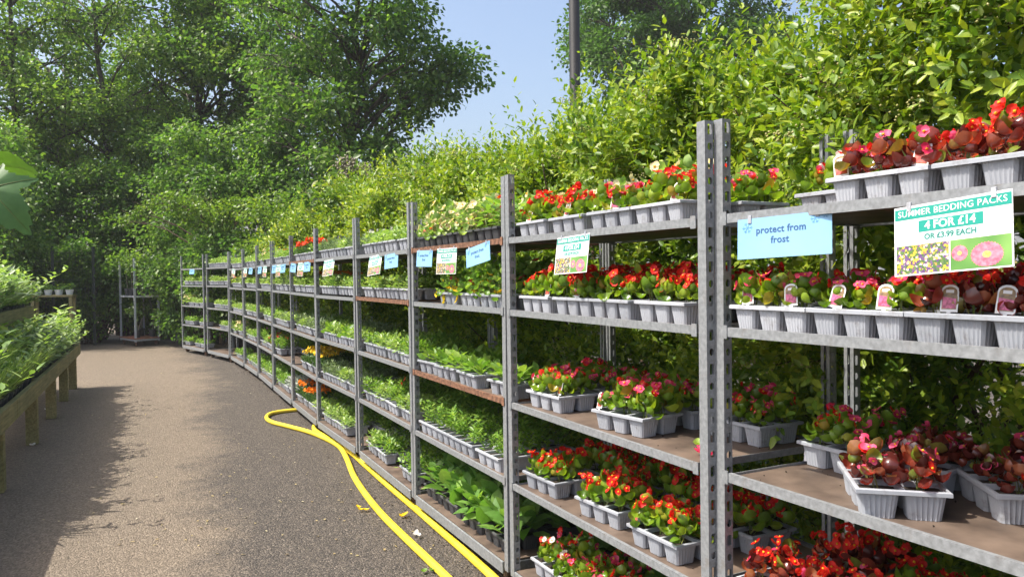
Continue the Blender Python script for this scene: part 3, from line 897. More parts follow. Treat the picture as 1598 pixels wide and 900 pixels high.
# plant geometry: lists of scatter groups, origin at the soil
def ring_leaves(r, n, T, l, w, z, reach, up, m=0, nz=1.0, jit=.35):
    an = np.arange(n) * 2.39996 + r.uniform(0, 6.28)
    d = np.stack([np.cos(an), np.sin(an), np.zeros(n)], 1)
    f = np.linspace(0, 1, n)
    rad = reach[0] + (reach[1] - reach[0]) * f * r.uniform(.7, 1.2, n)
    P = d * rad[:, None]; P[:, 2] = z[1] + (z[0] - z[1]) * f + r.normal(0, .006, n)
    A = d.copy(); A[:, 2] = up[1] + (up[0] - up[1]) * f; A += r.normal(0, jit * .5, (n, 3))
    N = -d * .5 * np.abs(A[:, 2:3]) + r.normal(0, jit, (n, 3)); N[:, 2] += nz
    L = r.uniform(*l, n)
    return (T, P, A, N, L, L * r.uniform(*w, n), m)

def blossoms(r, n, rad, z, size, m=0, eye=1, petals=4):
    g = []
    a = r.uniform(0, 6.28, n); q = rad * np.sqrt(r.uniform(0, 1, n))
    C = np.stack([q * np.cos(a), q * np.sin(a), r.uniform(*z, n)], 1)
    F = np.stack([np.cos(a) * .7, np.sin(a) * .7, np.full(n, .6)], 1) + r.normal(0, .35, (n, 3)); F = unit(F)
    e1 = unit(np.cross(F, rdir(n, r))); e2 = np.cross(F, e1)
    for k in range(petals):
        b = 2 * math.pi * k / petals
        A = e1 * math.cos(b) + e2 * math.sin(b) + F * .22
        s = size * (1.0 if k % 2 == 0 else .72) * r.uniform(.8, 1.2, n)
        g.append((T_PETAL, C, A, F, s, s * (1.15 if k % 2 == 0 else .8), m))
    if eye is not None:
        g.append((T_BALL, C + F * .001, F, e1, size * .45, size * .5, eye))
    return g

def stalks(r, n, h, m):
    d = r.normal(size=(n, 3)) * .3; d[:, 2] = 1
    P = np.zeros((n, 3)); P[:, :2] = r.normal(0, .008, (n, 2))
    return (T_STRAP, P, d, rdir(n, r), h, .005, m)

def fol_begonia(r):
    return [ring_leaves(r, 19, T_CUP, (.030, .056), (.85, 1.05), (.012, .066), (.006, .038), (.30, 1.3), jit=.5), stalks(r, 5, .08, 1)]
def fol_seedling(r, h=.07, l=(.028, .045)):
    g = []
    for k in range(7):
        c = np.array([*r.normal(0, .024, 2), 0])
        t, P, A, N, L, W, m = ring_leaves(r, 9, T_HEX, l, (.4, .55), (.01, h), (.002, .02), (.1, .9))
        g.append((t, P + c, A, N, L, W, m))
    return g
def fol_herb(r):
    n = 110
    a = r.uniform(0, 6.28, n); q = .05 * np.sqrt(r.uniform(0, 1, n))
    P = np.stack([q * np.cos(a), q * np.sin(a), r.uniform(.005, .095, n) * (1 - (q / .07) ** 2)], 1)
    A = np.stack([np.cos(a), np.sin(a), r.uniform(.2, 1.5, n)], 1) + r.normal(0, .3, (n, 3))
    return [(T_LANCE, P, A, r.normal(size=(n, 3)) + [0, 0, .8], r.uniform(.02, .038, n), r.uniform(.006, .012, n), 0)]
def fol_primrose(r):
    return [ring_leaves(r, 13, T_LANCE, (.055, .08), (.45, .6), (.01, .05), (.005, .016), (.25, 1.3))]
def fol_foxglove(r):
    return [ring_leaves(r, 12, T_LANCE, (.085, .15), (.50, .66), (.02, .10), (.006, .03), (.20, 1.5), jit=.5)]
def fol_snap(r):
    g = []
    for k in range(4):
        c = np.array([*r.normal(0, .022, 2), 0]); lean = np.array([*r.normal(0, .25, 2), 1])
        n = 15
        z = np.linspace(.01, r.uniform(.09, .15), n); an = np.arange(n) * 2.4
        P = c + lean * z[:, None]
        A = np.stack([np.cos(an), np.sin(an), np.full(n, .55)], 1)
        g.append((T_LANCE, P, A, r.normal(0, .2, (n, 3)) + [0, 0, 1], r.uniform(.035, .055, n), r.uniform(.011, .018, n), 0))
    return g
def fol_nast(r):
    return [ring_leaves(r, 26, T_CUP, (.026, .048), (.9, 1.05), (-.01, .15), (.012, .08), (.1, .7)), stalks(r, 7, .12, 1)]
def fol_pepper(r):
    return [ring_leaves(r, 16, T_LANCE, (.055, .085), (.42, .58), (.03, .15), (.01, .035), (-.1, .7)), stalks(r, 4, .13, 1)]
def fol_silver(r):
    g = [ring_leaves(r, 22, T_LANCE, (.05, .08), (.3, .45), (.01, .09), (.005, .03), (.2, 1.4))]
    return g
FOL = {'begonia': (fol_begonia, 'bgreen'), 'bronze': (fol_begonia, 'bbronze'), 'seedling': (fol_seedling, 'pale'), 'seedling_fresh': (fol_seedling, 'fresh'), 'herb': (fol_herb, 'grey'),
       'primrose': (fol_primrose, 'fresh'), 'foxglove': (fol_foxglove, 'foxglove'), 'snap': (fol_snap, 'fresh'), 'nast': (fol_nast, 'fresh'), 'pepper': (fol_pepper, 'fresh'), 'silver': (fol_silver, 'silver'), 'marigold': (fol_herb, 'marileaf'),
       'nast_pale': (fol_nast, 'pale')}
# kind: object name, words for the label, foliage, [(petal colour, blossoms per plant, radius, height, size)], dark tray
KIND = {
 'RB': ('begonia_pack', 'red green-leaved begonias', 'begonia', [('red', 9, .045, (.065, .12), .020)]),
 'PB': ('begonia_pack', 'pink-red green-leaved begonias', 'begonia', [('pink', 4.5, .042, (.065, .115), .019), ('red', 2.5, .04, (.06, .11), .018)]),
 'MB': ('begonia_pack', 'mixed green-leaved begonias', 'begonia', [('red', 3, .04, (.085, .13), .020), ('pink', 2, .04, (.085, .13), .02), ('whitep', 2, .04, (.09, .13), .018)]),
 'ZR': ('begonia_pack', 'red bronze-leaved begonias', 'bronze', [('red', 7, .045, (.07, .125), .019), ('pink', 1.3, .04, (.06, .10), .019)]),
 'ZP': ('begonia_pack', 'pink bronze-leaved begonias', 'bronze', [('pink', 3.4, .045, (.06, .11), .019), ('red', 1, .04, (.06, .10), .018)]),
 'CN': ('nasturtium_pack', 'cream trailing nasturtiums', 'nast_pale', [('cream', 10, .075, (.05, .17), .025), ('red', .6, .06, (.05, .15), .021)]),
 'NG': ('nasturtium_pack', 'large-leaved green nasturtiums', 'pepper', [('scarlet', .7, .05, (.1, .17), .020)]),
 'LG': ('seedling_pack', 'pale green seedlings', 'seedling', []),
 'FG': ('seedling_pack', 'fresh green seedlings', 'seedling_fresh', []),
 'WS': ('seedling_pack', 'white-flowered green seedlings', 'seedling', [('whitep', 1.5, .045, (.07, .10), .012)]),
 'YG': ('seedling_pack', 'yellow-budded green seedlings', 'seedling', [('yellow', 1.2, .045, (.06, .095), .012)]),
 'HB': ('herb_pack', 'grey-green feathery herbs', 'herb', []),
 'PR': ('primrose_pack', 'light green primrose rosettes', 'primrose', []),
 'SN': ('snapdragon_pack', 'leafy green snapdragons', 'snap', [('pink', .25, .045, (.12, .16), .016), ('purple', .12, .04, (.12, .17), .016), ('red', .15, .04, (.12, .15), .018)]),
 'FX': ('foxglove_pack', 'large-leaved green foxgloves', 'foxglove', []),
 'YP': ('pansy_pack', 'trailing yellow pansies', 'nast', [('yellow', 3.2, .085, (-.05, .10), .025), ('pink', .3, .06, (.06, .13), .02)]),
 'RP': ('pansy_pack', 'dark red pansies', 'nast', [('red', 1.6, .05, (.08, .14), .026)]),
 'OM': ('marigold_pack', 'orange marigolds', 'marigold', [('orange', 8, .055, (.10, .135), .016)]),
 'YM': ('marigold_pack', 'yellow marigolds', 'marigold', [('yellow', 8, .055, (.11, .15), .017)]),
 'RM': ('marigold_pack', 'scarlet marigolds', 'marigold', [('scarlet', 9, .055, (.10, .135), .016), ('red', 1, .04, (.10, .13), .016)]),
 'SV': ('silver_leaf_pack', 'silver-leaved cinerarias', 'silver', []),
}
DARK = {'CN', 'NG', 'RP', 'FX'}
def blossom_groups(r, fl, dx=0, dy=0):
    """double flowers (marigold) get more petals"""
    g, mats = [], []
    for col, n, rad, z, s in fl:
        k = int(n) + (1 if r.uniform() < n - int(n) else 0)
        if k == 0: continue
        mi = len(mats)
        mats.append(M[col]); 
        dbl = col in ('orange', 'scarlet') or (col == 'yellow' and s < .02 and z[0] > .1)
        bl = blossoms(r, k, rad, z, s, mi, None if dbl else -1, 9 if dbl else (5 if col in ('yellow', 'cream') else 4))
        g += bl
    if not mats: return [], []
    mats.append(M['eye'])
    g = [(t, P + np.array([dx, dy, 0]), A, N, L, W, len(mats) - 1 if m == -1 else m) for t, P, A, N, L, W, m in g]
    return g, mats
NV = 5
PLANT, FLOW, PACKF, PACKB = {}, {}, {}, {}
def plant_meshes(kind):
    if kind in PLANT: return
    nm, words_, fo, fl = KIND[kind]
    fn, mt = FOL[fo]
    PLANT[kind], FLOW[kind] = [], []
    for v in range(NV):
        r = np.random.default_rng(hash_(kind) + v)
        PLANT[kind].append(scatter('plant', fn(r), [M[mt], M['stem']]))
        g, mats = blossom_groups(r, fl)
        FLOW[kind].append(scatter('blossom', g, mats) if g else None)
def hash_(s): return sum((i + 3) * 131 * ord(c) for i, c in enumerate(s))
def pack_meshes(kind):
    if kind in PACKF: return
    nm, words_, fo, fl = KIND[kind]
    fn, mt = FOL[fo]
    PACKF[kind], PACKB[kind] = [], []
    for v in range(4):
        r = np.random.default_rng(hash_(kind) + 50 + v)
        g, gb, mb_ = [], [], None
        for cx, cy in CELLS:
            s = r.uniform(.85, 1.15)
            for t, P, A, N, L, W, m in fn(r): g.append((t, P * s + np.array([cx, cy, 0]), A, N, np.asarray(L) * s, np.asarray(W) * s, m))
            # each plant's blossoms
            for ci, (col, n, rad, z, sz) in enumerate(fl):
                k = int(n) + (1 if r.uniform() < n - int(n) else 0)
                if k:
                    dbl = col in ('orange', 'scarlet') or (col == 'yellow' and sz < .02 and z[0] > .1)
                    for t, P, A, N, L, W, m in blossoms(r, k, rad, z, sz, ci, None if dbl else len(fl), 9 if dbl else 4):
                        gb.append((t, P + np.array([cx, cy, 0]), A, N, L, W, m))
        PACKF[kind].append(scatter('plants', g, [M[mt], M['stem']]))
        PACKB[kind].append(scatter('blossom', gb, [M[c[0]] for c in fl] + [M['eye']]) if gb else None)

def arch(w, h, n=7):
    pts = [(-w / 2, 0), (w / 2, 0)]
    for k in range(n + 1):
        a = math.pi * k / n
        pts.append((w / 2 * math.cos(a), h - w / 2 * .8 + w / 2 * .8 * math.sin(a)))
    return pts
def tag_mesh(pic):
    mb = MB()
    mb.prism(arch(.036, .062), -.0006, .0006, 0)
    mb.prism([(x * .82, .006 + y * .82) for x, y in arch(.036, .062)], .0007, .0011, 1)
    mb.prism([(-.0135, .008), (.0135, .008), (.0135, .030), (-.0135, .034)], .0012, .0015, 2)
    mb.prism([(-.008, .043), (.008, .043), (.008, .050), (-.008, .050)], .0012, .0015, 0)
    mb.box(-.004, .004, -.016, 0, -.0006, .0006, 0)
    return mb.mesh('plant_tag', [M['white'], M['tagdark'], pic])
TAGM = {'pink': tag_mesh(M['tagpink']), 'red': tag_mesh(M['tagred'])}

POSW = ['first', 'second', 'third', 'fourth', 'fifth', 'sixth', 'seventh']
SHW = ['top shelf', 'second shelf', 'third shelf', 'fourth shelf', 'base']
pr = random.Random(11)
def place_pack(kind, i, k, x, y, row, pos, rot=0.0, tags=(), detail=True):
    psc = .86 if i == 0 else 1.0
    nm, words_, fo, fl = KIND[kind]
    z = (SHELF_Z[k] + .0045 if k < 4 else .1365)
    if i >= 3: z += .012
    if i > 9 and k < 4: z += .03
    p = rack_pt(i, x, y, z)
    tr = 'nearest trolley' if i == 0 else '%s trolley from camera' % ORD[i]
    lab = '%s, %s in the %s row, %s, %s' % (words_, POSW[pos], row, SHW[k], tr)
    root = empty(nm, p, RACK_F[i][1] + rot + (math.pi if pr.random() < .5 else 0), lab, 'bedding plants', 'packs of ' + words_)
    link('tray', TRAY_D if kind in DARK else TRAY, root)
    if detail:
        plant_meshes(kind)
        for cx, cy in CELLS:
            v = pr.randrange(NV)
            q = link('plant', PLANT[kind][v], root, (cx + pr.uniform(-.006, .006), cy + pr.uniform(-.006, .006), CH - .012), (pr.uniform(-.12, .12), pr.uniform(-.12, .12), pr.uniform(0, 6.28)), pr.uniform(.76, 1.14) * psc)
            v = pr.randrange(NV)
            if FLOW[kind][v] is not None:
                link('blossom', FLOW[kind][v], q, (0, 0, 0), (0, 0, pr.uniform(0, 6.28)))
    else:
        pack_meshes(kind)
        v = pr.randrange(4)
        q = link('plants', PACKF[kind][v], root, (0, 0, CH - .012), (0, 0, 0), (1, 1, pr.uniform(.85, 1.2)))
        if PACKB[kind][v] is not None: link('blossom', PACKB[kind][v], q)
    flip = root.rotation_euler.z - RACK_F[i][1] - rot
    for tx, ty, tm, lean in tags:
        # tags stand at the path side of the tray, facing the path
        t = link('plant_tag', TAGM[tm], root)
        m = Matrix.Rotation(-flip, 4, 'Z') @ Matrix.Translation((tx, ty, CH + .002)) @ Matrix.Rotation(R(lean), 4, 'Z') @ Matrix.Rotation(R(90 - 14), 4, 'X')
        t.matrix_basis = m @ Matrix.Rotation(R(pr.uniform(-10, 10)), 4, 'Z')
    return root

PX = [.05 + .1375 + .2725 * k for k in range(5)]
PX = [.183 + .2487 * k for k in range(5)]       # five packs between the posts
PX = [.185 + .2765 * k for k in range(5)]
PX = [x - .03 for x in PX]
def row(i, k, kinds, row_name, y, detail, tags=None, jx=.004, jr=2.0, xs=None):
    for n_, kd in enumerate(kinds):
        if kd is None: continue
        x = (xs[n_] if xs else PX[n_]) + pr.uniform(-jx, jx)
        tg = []
        if tags and pr.random() < tags:
            tg = [(pr.uniform(-.09, .09), -.079, 'pink' if kd in ('PB', 'ZP') else 'red', pr.uniform(-10, 35))]
        place_pack(kd, i, k, x, y + pr.uniform(-.004, .004), row_name, n_, R(pr.uniform(-jr, jr)), tg, detail)
F_Y, B_Y = .135, .365
# --- nearest trolley
row(0, 0, ['ZP', 'ZR', 'ZR', 'PB'], 'front', F_Y - .01, True, 1.0, xs=[.485, .765, 1.04, 1.22][:4] if False else [.50, .78, 1.06, 1.06][:3] + [1.06])if False else None
for n_, (kd, x) in enumerate([('ZP', .50), ('ZR', .785), ('ZR', 1.07)]):
    place_pack(kd, 0, 0, x, F_Y, 'front', n_, R(pr.uniform(-1, 1)), [(-.11, -.079, 'red', 20), (.1, -.079, 'red', 20)] if n_ != 1 else [(.10, -.079, 'red', 25)])
row(0, 0, ['MB', 'RB', 'ZR', 'RB'], 'back', B_Y, True, 0, xs=[.19, .47, .75, 1.03])
for n_, (kd, x) in enumerate([('PB', .165), ('PB', .445), ('ZR', .725), ('ZP', 1.01)]):
    place_pack(kd, 0, 1, x, F_Y - .01, 'front', n_, R(pr.uniform(-1, 1)), [(-.09 + .02 * n_, -.079, 'pink', 15), (.07, -.079, 'pink', 20)])
row(0, 1, ['RB', 'PB', 'ZP', 'ZR'], 'back', B_Y, True, 0, xs=[.17, .45, .73, 1.01])
place_pack('ZP', 0, 2, .452, .155, 'front', 0, R(-42))
place_pack('ZP', 0, 2, .635, .385, 'front', 1, R(-38))
place_pack('ZP', 0, 2, .98, .20, 'front', 2, R(-10))
place_pack('PB', 0, 2, .145, .42, 'back', 0, R(88))
place_pack('ZP', 0, 2, .375, .43, 'back', 1, R(-80))
place_pack('ZP', 0, 2, 1.02, .44, 'back', 2, R(3))
row(0, 3, ['ZR', 'ZR', 'ZR', 'ZR'], 'front', F_Y, True, 0, xs=[.17, .45, .73, 1.01])
row(0, 3, ['ZR', 'RB', 'ZR', 'ZR'], 'back', B_Y + .03, True, 0, xs=[.17, .45, .73, 1.01])
# --- second trolley
row(1, 0, ['RB', 'RB', 'RB', 'RB', 'PB'][:4] + [], 'front', F_Y, True, 1.0, xs=[.19, .47, .75, 1.03]) if False else row(1, 0, ['RB', 'RB', 'PB', 'RB'], 'front', F_Y - .01, True, 1.0, xs=[.20, .50, .80, 1.10], jx=.01)
row(1, 0, ['CN', 'MB', 'CN', 'PB'], 'back', B_Y, True, 0, xs=[.20, .50, .80, 1.12])
row(1, 1, ['RB', 'RB', 'RB', 'RB'], 'front', F_Y - .01, True, .8, xs=[.22, .515, .81, 1.11], jx=.008)
row(1, 1, ['RB', 'PB', 'ZR', 'RB'], 'back', B_Y + .02, True, 0, xs=[.20, .50, .80, 1.12])
place_pack('PB', 1, 2, .235, .15, 'front', 0, R(3), [(-.12, -.08, 'red', -10), (.10, -.079, 'red', -10)])
place_pack('PB', 1, 2, .80, .15, 'front', 1, R(9), [(-.12, -.08, 'red', -10)])
row(1, 2, ['PB', 'PB', 'PB', 'PB'], 'back', .42, True, 0, xs=[.20, .48, .79, 1.12], jr=4)
place_pack('RB', 1, 3, .20, .145, 'front', 0, R(3))
place_pack('RB', 1, 3, .66, .15, 'front', 1, R(5))
place_pack('RB', 1, 3, 1.05, .13, 'front', 2, R(1), [(-.12, -.079, 'red', -15)])
row(1, 3, ['RB', 'RB', 'RB', 'RB'], 'back', .41, True, 0, xs=[.20, .48, .79, 1.10], jr=4)
row(1, 4, ['MB', 'PB', 'RB', 'PB'], 'front', F_Y + .02, True, 0, xs=[.24, .53, .82, 1.11])
row(1, 4, ['FX', 'PB', 'FX', 'PB'], 'back', B_Y + .04, True, 0, xs=[.22, .5, .8, 1.12])
# --- third trolley
row(2, 0, ['CN', 'CN', 'CN', 'NG'], 'front', F_Y - .01, True, 0, xs=[.20, .50, .80, 1.10])
row(2, 0, ['CN', 'NG', 'CN', 'CN'], 'back', B_Y, True, 0, xs=[.20, .50, .80, 1.12])
row(2, 1, [None, 'YP', 'YP', 'YP'], 'front', F_Y - .015, True, 0, xs=[.2, .57, .86, 1.14])
row(2, 1, ['NG', 'NG', 'RP', 'NG'], 'back', B_Y + .02, True, 0, xs=[.20, .50, .80, 1.12])
row(2, 2, ['PR', 'PR', 'PR'], 'front', F_Y, True, 0, xs=[.17, .47, .80], jr=5)
row(2, 2, ['PR', 'PR'], 'back', B_Y + .02, True, 0, xs=[.19, .49], jr=4)
place_pack('PR', 2, 2, 1.20, .15, 'front', 3, R(6))
row(2, 3, ['SN', 'SN', 'SN', 'SN'], 'front', F_Y - .01, True, 0, xs=[.19, .47, .75, 1.08])
row(2, 3, ['SN', 'SN', 'SN', 'SN'], 'back', B_Y, True, 0, xs=[.19, .47, .75, 1.06])
row(2, 4, ['FX', 'FX', 'FX', 'FX'], 'front', F_Y + .01, True, 0, xs=[.20, .50, .80, 1.10])
row(2, 4, ['FX', 'FX', 'FX', 'FX'], 'back', B_Y + .03, True, 0, xs=[.20, .50, .80, 1.10])
# --- further trolleys (one foliage mesh per pack)
X4 = [.21, .51, .81, 1.11]
FAR = {
 3: [(['WS', 'LG', 'WS', 'LG'], ['LG', 'WS', 'LG', 'CN']), (['YG', 'YG', 'LG', 'LG'], ['FG', 'FG', 'SN', 'SN']), (['FG', 'LG', 'LG', 'FG'], ['FG', 'LG', 'FG', 'FG']), (['FG', 'LG', 'SN', 'LG'], ['LG', 'FG', 'SN', 'FG']), (['LG', 'FG', None, 'FG'], ['FG', 'FG', 'FG', 'FG'])],
 4: [(['HB', 'HB', 'LG', 'HB'], ['LG', 'HB', 'LG', 'LG']), (['LG', 'PR', 'LG', 'LG'], ['FG', 'LG', 'SN', 'FG']), (['PR', 'LG', 'PR', 'LG'], ['HB', 'HB', 'HB', None]), (['HB', 'HB', 'LG', 'HB'], ['HB', 'LG', 'HB', None]), (['LG', 'LG', 'LG', None], ['FG', 'FG', 'FG', 'FG'])],
 5: [(['RM', 'RM', 'RM', 'FG'], ['RM', 'LG', 'LG', 'LG']), (['LG', 'LG', 'FG', 'LG'], ['OM', 'OM', 'OM', 'OM']), (['HB', 'LG', 'HB', 'HB'], ['HB', 'LG', 'FG', 'FG']), ([None, 'YM', 'YM', 'YM'], [None, 'YM', 'YM', None]), (['OM', 'OM', 'OM', 'LG'], ['OM', 'OM', 'FG', 'FG'])],
 6: [(['LG', 'FG', 'LG', 'FG'], ['RM', 'LG', 'LG', 'RM']), (['LG', 'LG', 'HB', 'LG'], ['FG', 'LG', 'FG', 'LG']), (['LG', 'HB', 'LG', None], [None, 'FG', 'FG', 'FG']), (['SN', None, None, None], ['SN', 'SN', None, None]), (['FG', 'FG', 'SV', 'SV'], ['FG', 'FG', 'SV', 'SV'])],
 7: [(['LG', 'CN', 'LG', 'LG'], ['LG', 'RM', 'LG', 'LG']), (['LG', 'LG', 'LG', 'LG'], None), ([None, 'LG', 'FG', 'FG'], None), (['SN', 'LG', 'PB', 'SN'], None), (['FG', 'FG', 'LG', 'FG'], ['FG', 'FG', 'FG', 'FG'])],
 8: [(['LG', 'LG', 'YG', 'LG'], None), (['LG', 'FG', 'LG', 'LG'], None), (['LG', 'LG', 'FG', 'LG'], None), (['LG', 'LG', 'FG', None], None), (['FG', 'LG', 'FG', 'FG'], None)],
 9: [(['LG', 'YG', 'LG', 'LG'], None), (['PB', 'LG', 'LG', 'CN'], None), (['LG', 'LG', 'LG', 'LG'], None), (['LG', 'CN', 'LG', None], None), ([None, 'FG', 'FG', None], None)],
 10: [(['LG', 'LG', 'YG', 'LG'], None), (['WS', 'LG', 'LG', 'WS'], None), ([None, 'LG', 'LG', 'LG'], None), ([None, None, 'LG', 'LG'], None), ([None, None, None, None], None)],
 11: [([None] * 4, None), (['YG', 'LG', 'YG', 'LG'], None), (['CN', 'YG', 'LG', 'YG'], None), (['FG', 'FG', None, 'FG'], None), (['FG', None, 'FG', 'FG'], None)],
}
for i, shelves in FAR.items():
    for k, (fr_, bk_) in enumerate(shelves):
        row(i, k, fr_, 'front', F_Y, False, 0, xs=X4, jx=.012, jr=3)
        if bk_: row(i, k, bk_, 'back', B_Y + .02, False, 0, xs=X4, jx=.012, jr=3)

# ------------------------------------------------------------------ signs
def text_mesh(s, size, mat, bold=0.0, ext=.0004, space=1.0, align='CENTER'):
    c = bpy.data.curves.new('text', 'FONT')
    c.body = s; c.size = size; c.align_x = align; c.align_y = 'CENTER'
    c.offset = bold; c.extrude = ext; c.space_character = space
    c.resolution_u = 3
    o = bpy.data.objects.new('text', c)
    COL.objects.link(o)
    dg = bpy.context.evaluated_depsgraph_get(); dg.update()
    me = bpy.data.meshes.new_from_object(o.evaluated_get(dg))
    bpy.data.objects.remove(o); bpy.data.curves.remove(c)
    me.materials.clear(); me.materials.append(mat)
    return me
def slab(x0, x1, y0, y1, z0, z1, mat, name):
    mb = MB(); mb.box(x0, x1, y0, y1, z0, z1); return mb.mesh(name, mat)
# offer card, .285 x .17, face towards +z of its own frame, hanging down -y from its top edge
SW, SH = .285, .172
OFFER = {
 'card': slab(-SW / 2, SW / 2, -SH, 0, -.0006, .0006, M['white'], 'card'),
 'header': slab(-SW / 2 + .002, SW / 2 - .002, -.033, -.006, .0006, .0012, M['teal'], 'header_band'),
 'price': slab(-.078, .078, -.068, -.040, .0006, .0012, M['teal'], 'price_band'),
 'each': slab(-.070, .070, -.092, -.071, .0006, .0012, M['tealpale'], 'each_band'),
 'bed': slab(-SW / 2 + .006, -.003, -SH + .004, -.098, .0006, .0012, M['confetti'], 'flower_bed_photo'),
 'green': slab(.001, SW / 2 - .004, -SH + .004, -.098, .0006, .0012, M['photogreen'], 'daisy_photo'),
 't1': text_mesh('SUMMER BEDDING PACKS', .0215, M['white'], .0001, space=1.06),
 't2': text_mesh('4 FOR £14', .0275, M['white'], .0006),
 't3': text_mesh('OR £3.99 EACH', .0185, M['ink'], .0004),
}
def daisy():
    mb = MB()
    for c, rad, n, sq in (((.085, -.139), .038, 30, .78), ((.023, -.130), .020, 22, .95)):
        for k in range(n):
            a = 2 * math.pi * k / n
            w = math.pi / n * 1.0
            p = [(0, 0), (rad * .9 * math.cos(a - w), rad * .9 * math.sin(a - w)), (rad * (1 if k % 2 else .985) * math.cos(a), rad * (1 if k % 2 else .985) * math.sin(a)), (rad * .9 * math.cos(a + w), rad * .9 * math.sin(a + w))]
            mb.prism([(max(c[0] + x, .003) if c[0] < .05 else min(c[0] + x, .137), max(c[1] + y * sq, -SH + .006)) for x, y in p], .0013, .0015 + .00004 * (k % 3), 0)
        e = rad * .26
        mb.prism([(c[0] + e * math.cos(t * .5236), c[1] + e * sq * math.sin(t * .5236)) for t in range(12)], .0017, .0019, 1)
    return mb.mesh('daisy_print', [M['daisy'], M['daisyeye']])
OFFER['daisy'] = daisy()
BW, BH = .29, .117
def flake(cx, cy, s):
    mb = MB()
    for k in range(6):
        a = math.pi * k / 3
        def seg(r0, r1, b, off, w=.0008):
            d = Vector((math.cos(a + b), math.sin(a + b))); o = Vector((math.cos(a), math.sin(a))) * off
            n = Vector((-d.y, d.x)) * w
            p, q = o + d * r0, o + d * r1
            mb.prism([(cx + v.x, cy + v.y) for v in (p - n, q - n, q + n, p + n)], .0007, .0012 + .00003 * k)
        seg(.001, s, 0, 0)
        seg(0, s * .38, .8, s * .55); seg(0, s * .38, -.8, s * .55)
    return mb
fk = flake(-.112, -.026, .017)
for q in (flake(.098, -.018, .014), flake(.127, -.010, .010)): fk.add(q.v, q.f)
FROST = {
 'card': slab(-BW / 2, BW / 2, -BH, 0, -.0006, .0006, M['blue'], 'card'),
 'flake': fk.mesh('snowflake_print', M['bluedark']),
 't1': text_mesh('protect from', .028, M['navy'], .0006, space=1.05),
 't2': text_mesh('frost', .028, M['navy'], .0006, space=1.05),
}
mb = MB(); mb.box(-.006, .006, -.012, .012, -.003, .003, 0, .001)
CLIP = mb.mesh('clip', M['plastic'])
def sign(kind, i, x, label, yaw=0.0, roll=0.0, tilt=4.0, scale=1.0, dz=0.0, k=0):
    o, a = RACK_F[i]
    p = rack_pt(i, x, -.012, SHELF_Z[k] - .008 + dz + (.03 if i > 9 else 0))
    name = 'offer_sign' if kind == 'offer' else 'frost_sign'
    root = empty(name, p, 0, label, 'sign', 'white offer cards on the top rails' if kind == 'offer' else 'blue frost cards on the top rails')
    root.matrix_world = (Matrix.Translation(p) @ Matrix.Rotation(a + R(yaw), 4, 'Z') @ Matrix.Rotation(R(90 - tilt), 4, 'X') @ Matrix.Rotation(R(roll), 4, 'Z') @ Matrix.Scale(scale, 4))
    if kind == 'offer':
        c = link('card', OFFER['card'], root)
        for key, nm in (('header', 'header_band'), ('price', 'price_band'), ('each', 'each_band'), ('bed', 'flower_bed_photo'), ('green', 'daisy_photo'), ('daisy', 'daisy_print')):
            link(nm, OFFER[key], c)
        link('lettering', OFFER['t1'], c, (0, -.0195, .0014)); link('lettering', OFFER['t2'], c, (0, -.054, .0014)); link('lettering', OFFER['t3'], c, (0, -.0815, .0014))
    else:
        c = link('card', FROST['card'], root)
        link('snowflake_print', FROST['flake'], c)
        link('lettering', FROST['t1'], c, (-.006, -.037, .0009)); link('lettering', FROST['t2'], c, (-.008, -.067, .0009))
    w = SW if kind == 'offer' else BW
    for s in (-1, 1): link('clip', CLIP, root, (s * w * .36, -.002, 0))
    return root
sign('frost', 0, .26, 'large blue frost card hanging from the nearest trolley', yaw=12, roll=2.0, scale=.94)
sign('offer', 0, .715, 'largest white offer card, at the right edge of the picture', yaw=0, roll=4.5, tilt=6, scale=.90)
sign('offer', 1, .62, 'white offer card hanging alone on the second trolley from the camera', yaw=0, roll=2, tilt=8, scale=.86)
sign('frost', 2, .30, 'blue frost card hanging left of the offer card on the third trolley', yaw=3, roll=-1, scale=.82)
sign('offer', 2, .66, 'white offer card between two blue cards on the third trolley', yaw=6, roll=0, scale=.82)
sign('frost', 2, 1.08, 'blue frost card hanging tilted at the right end of the third trolley', yaw=6, roll=9, scale=.82)
sign('offer', 3, .62, 'white offer card hanging on the fourth trolley from the camera', yaw=6, roll=4, tilt=10, scale=.82)
sign('frost', 3, 1.0, 'blue frost card hanging on the fourth trolley from the camera', yaw=5, roll=3, scale=.82)
sign('offer', 4, .62, 'white offer card hanging on the fifth trolley from the camera', yaw=8, roll=4, tilt=10, scale=.82)
FL = [(5, .3, 'frost', 'blue frost card at the far end of the sixth trolley'), (5, .72, 'offer', 'white offer card on the sixth trolley below the scarlet marigolds'), (5, 1.05, 'frost', 'blue frost card at the near end of the sixth trolley'),
      (6, .35, 'frost', 'blue frost card at the far end of the seventh trolley'), (6, .68, 'offer', 'white offer card on the seventh trolley from the camera'), (6, 1.0, 'frost', 'blue frost card at the near end of the seventh trolley'),
      (7, .45, 'frost', 'blue frost card on the eighth trolley from the camera'), (7, .95, 'offer', 'white offer card on the eighth trolley from the camera'),
      (8, .4, 'offer', 'white offer card on the ninth trolley from the camera'), (8, .95, 'frost', 'blue frost card on the ninth trolley from the camera'), (9, .6, 'offer', 'white offer card on the tenth trolley from the camera'),
      (11, .75, 'frost', 'blue frost card on the empty top rail of the last trolley')]
for i, x, kd, lb in FL: sign(kd, i, x, lb, yaw=4, roll=pr.uniform(-4, 4), tilt=6, scale=.82)

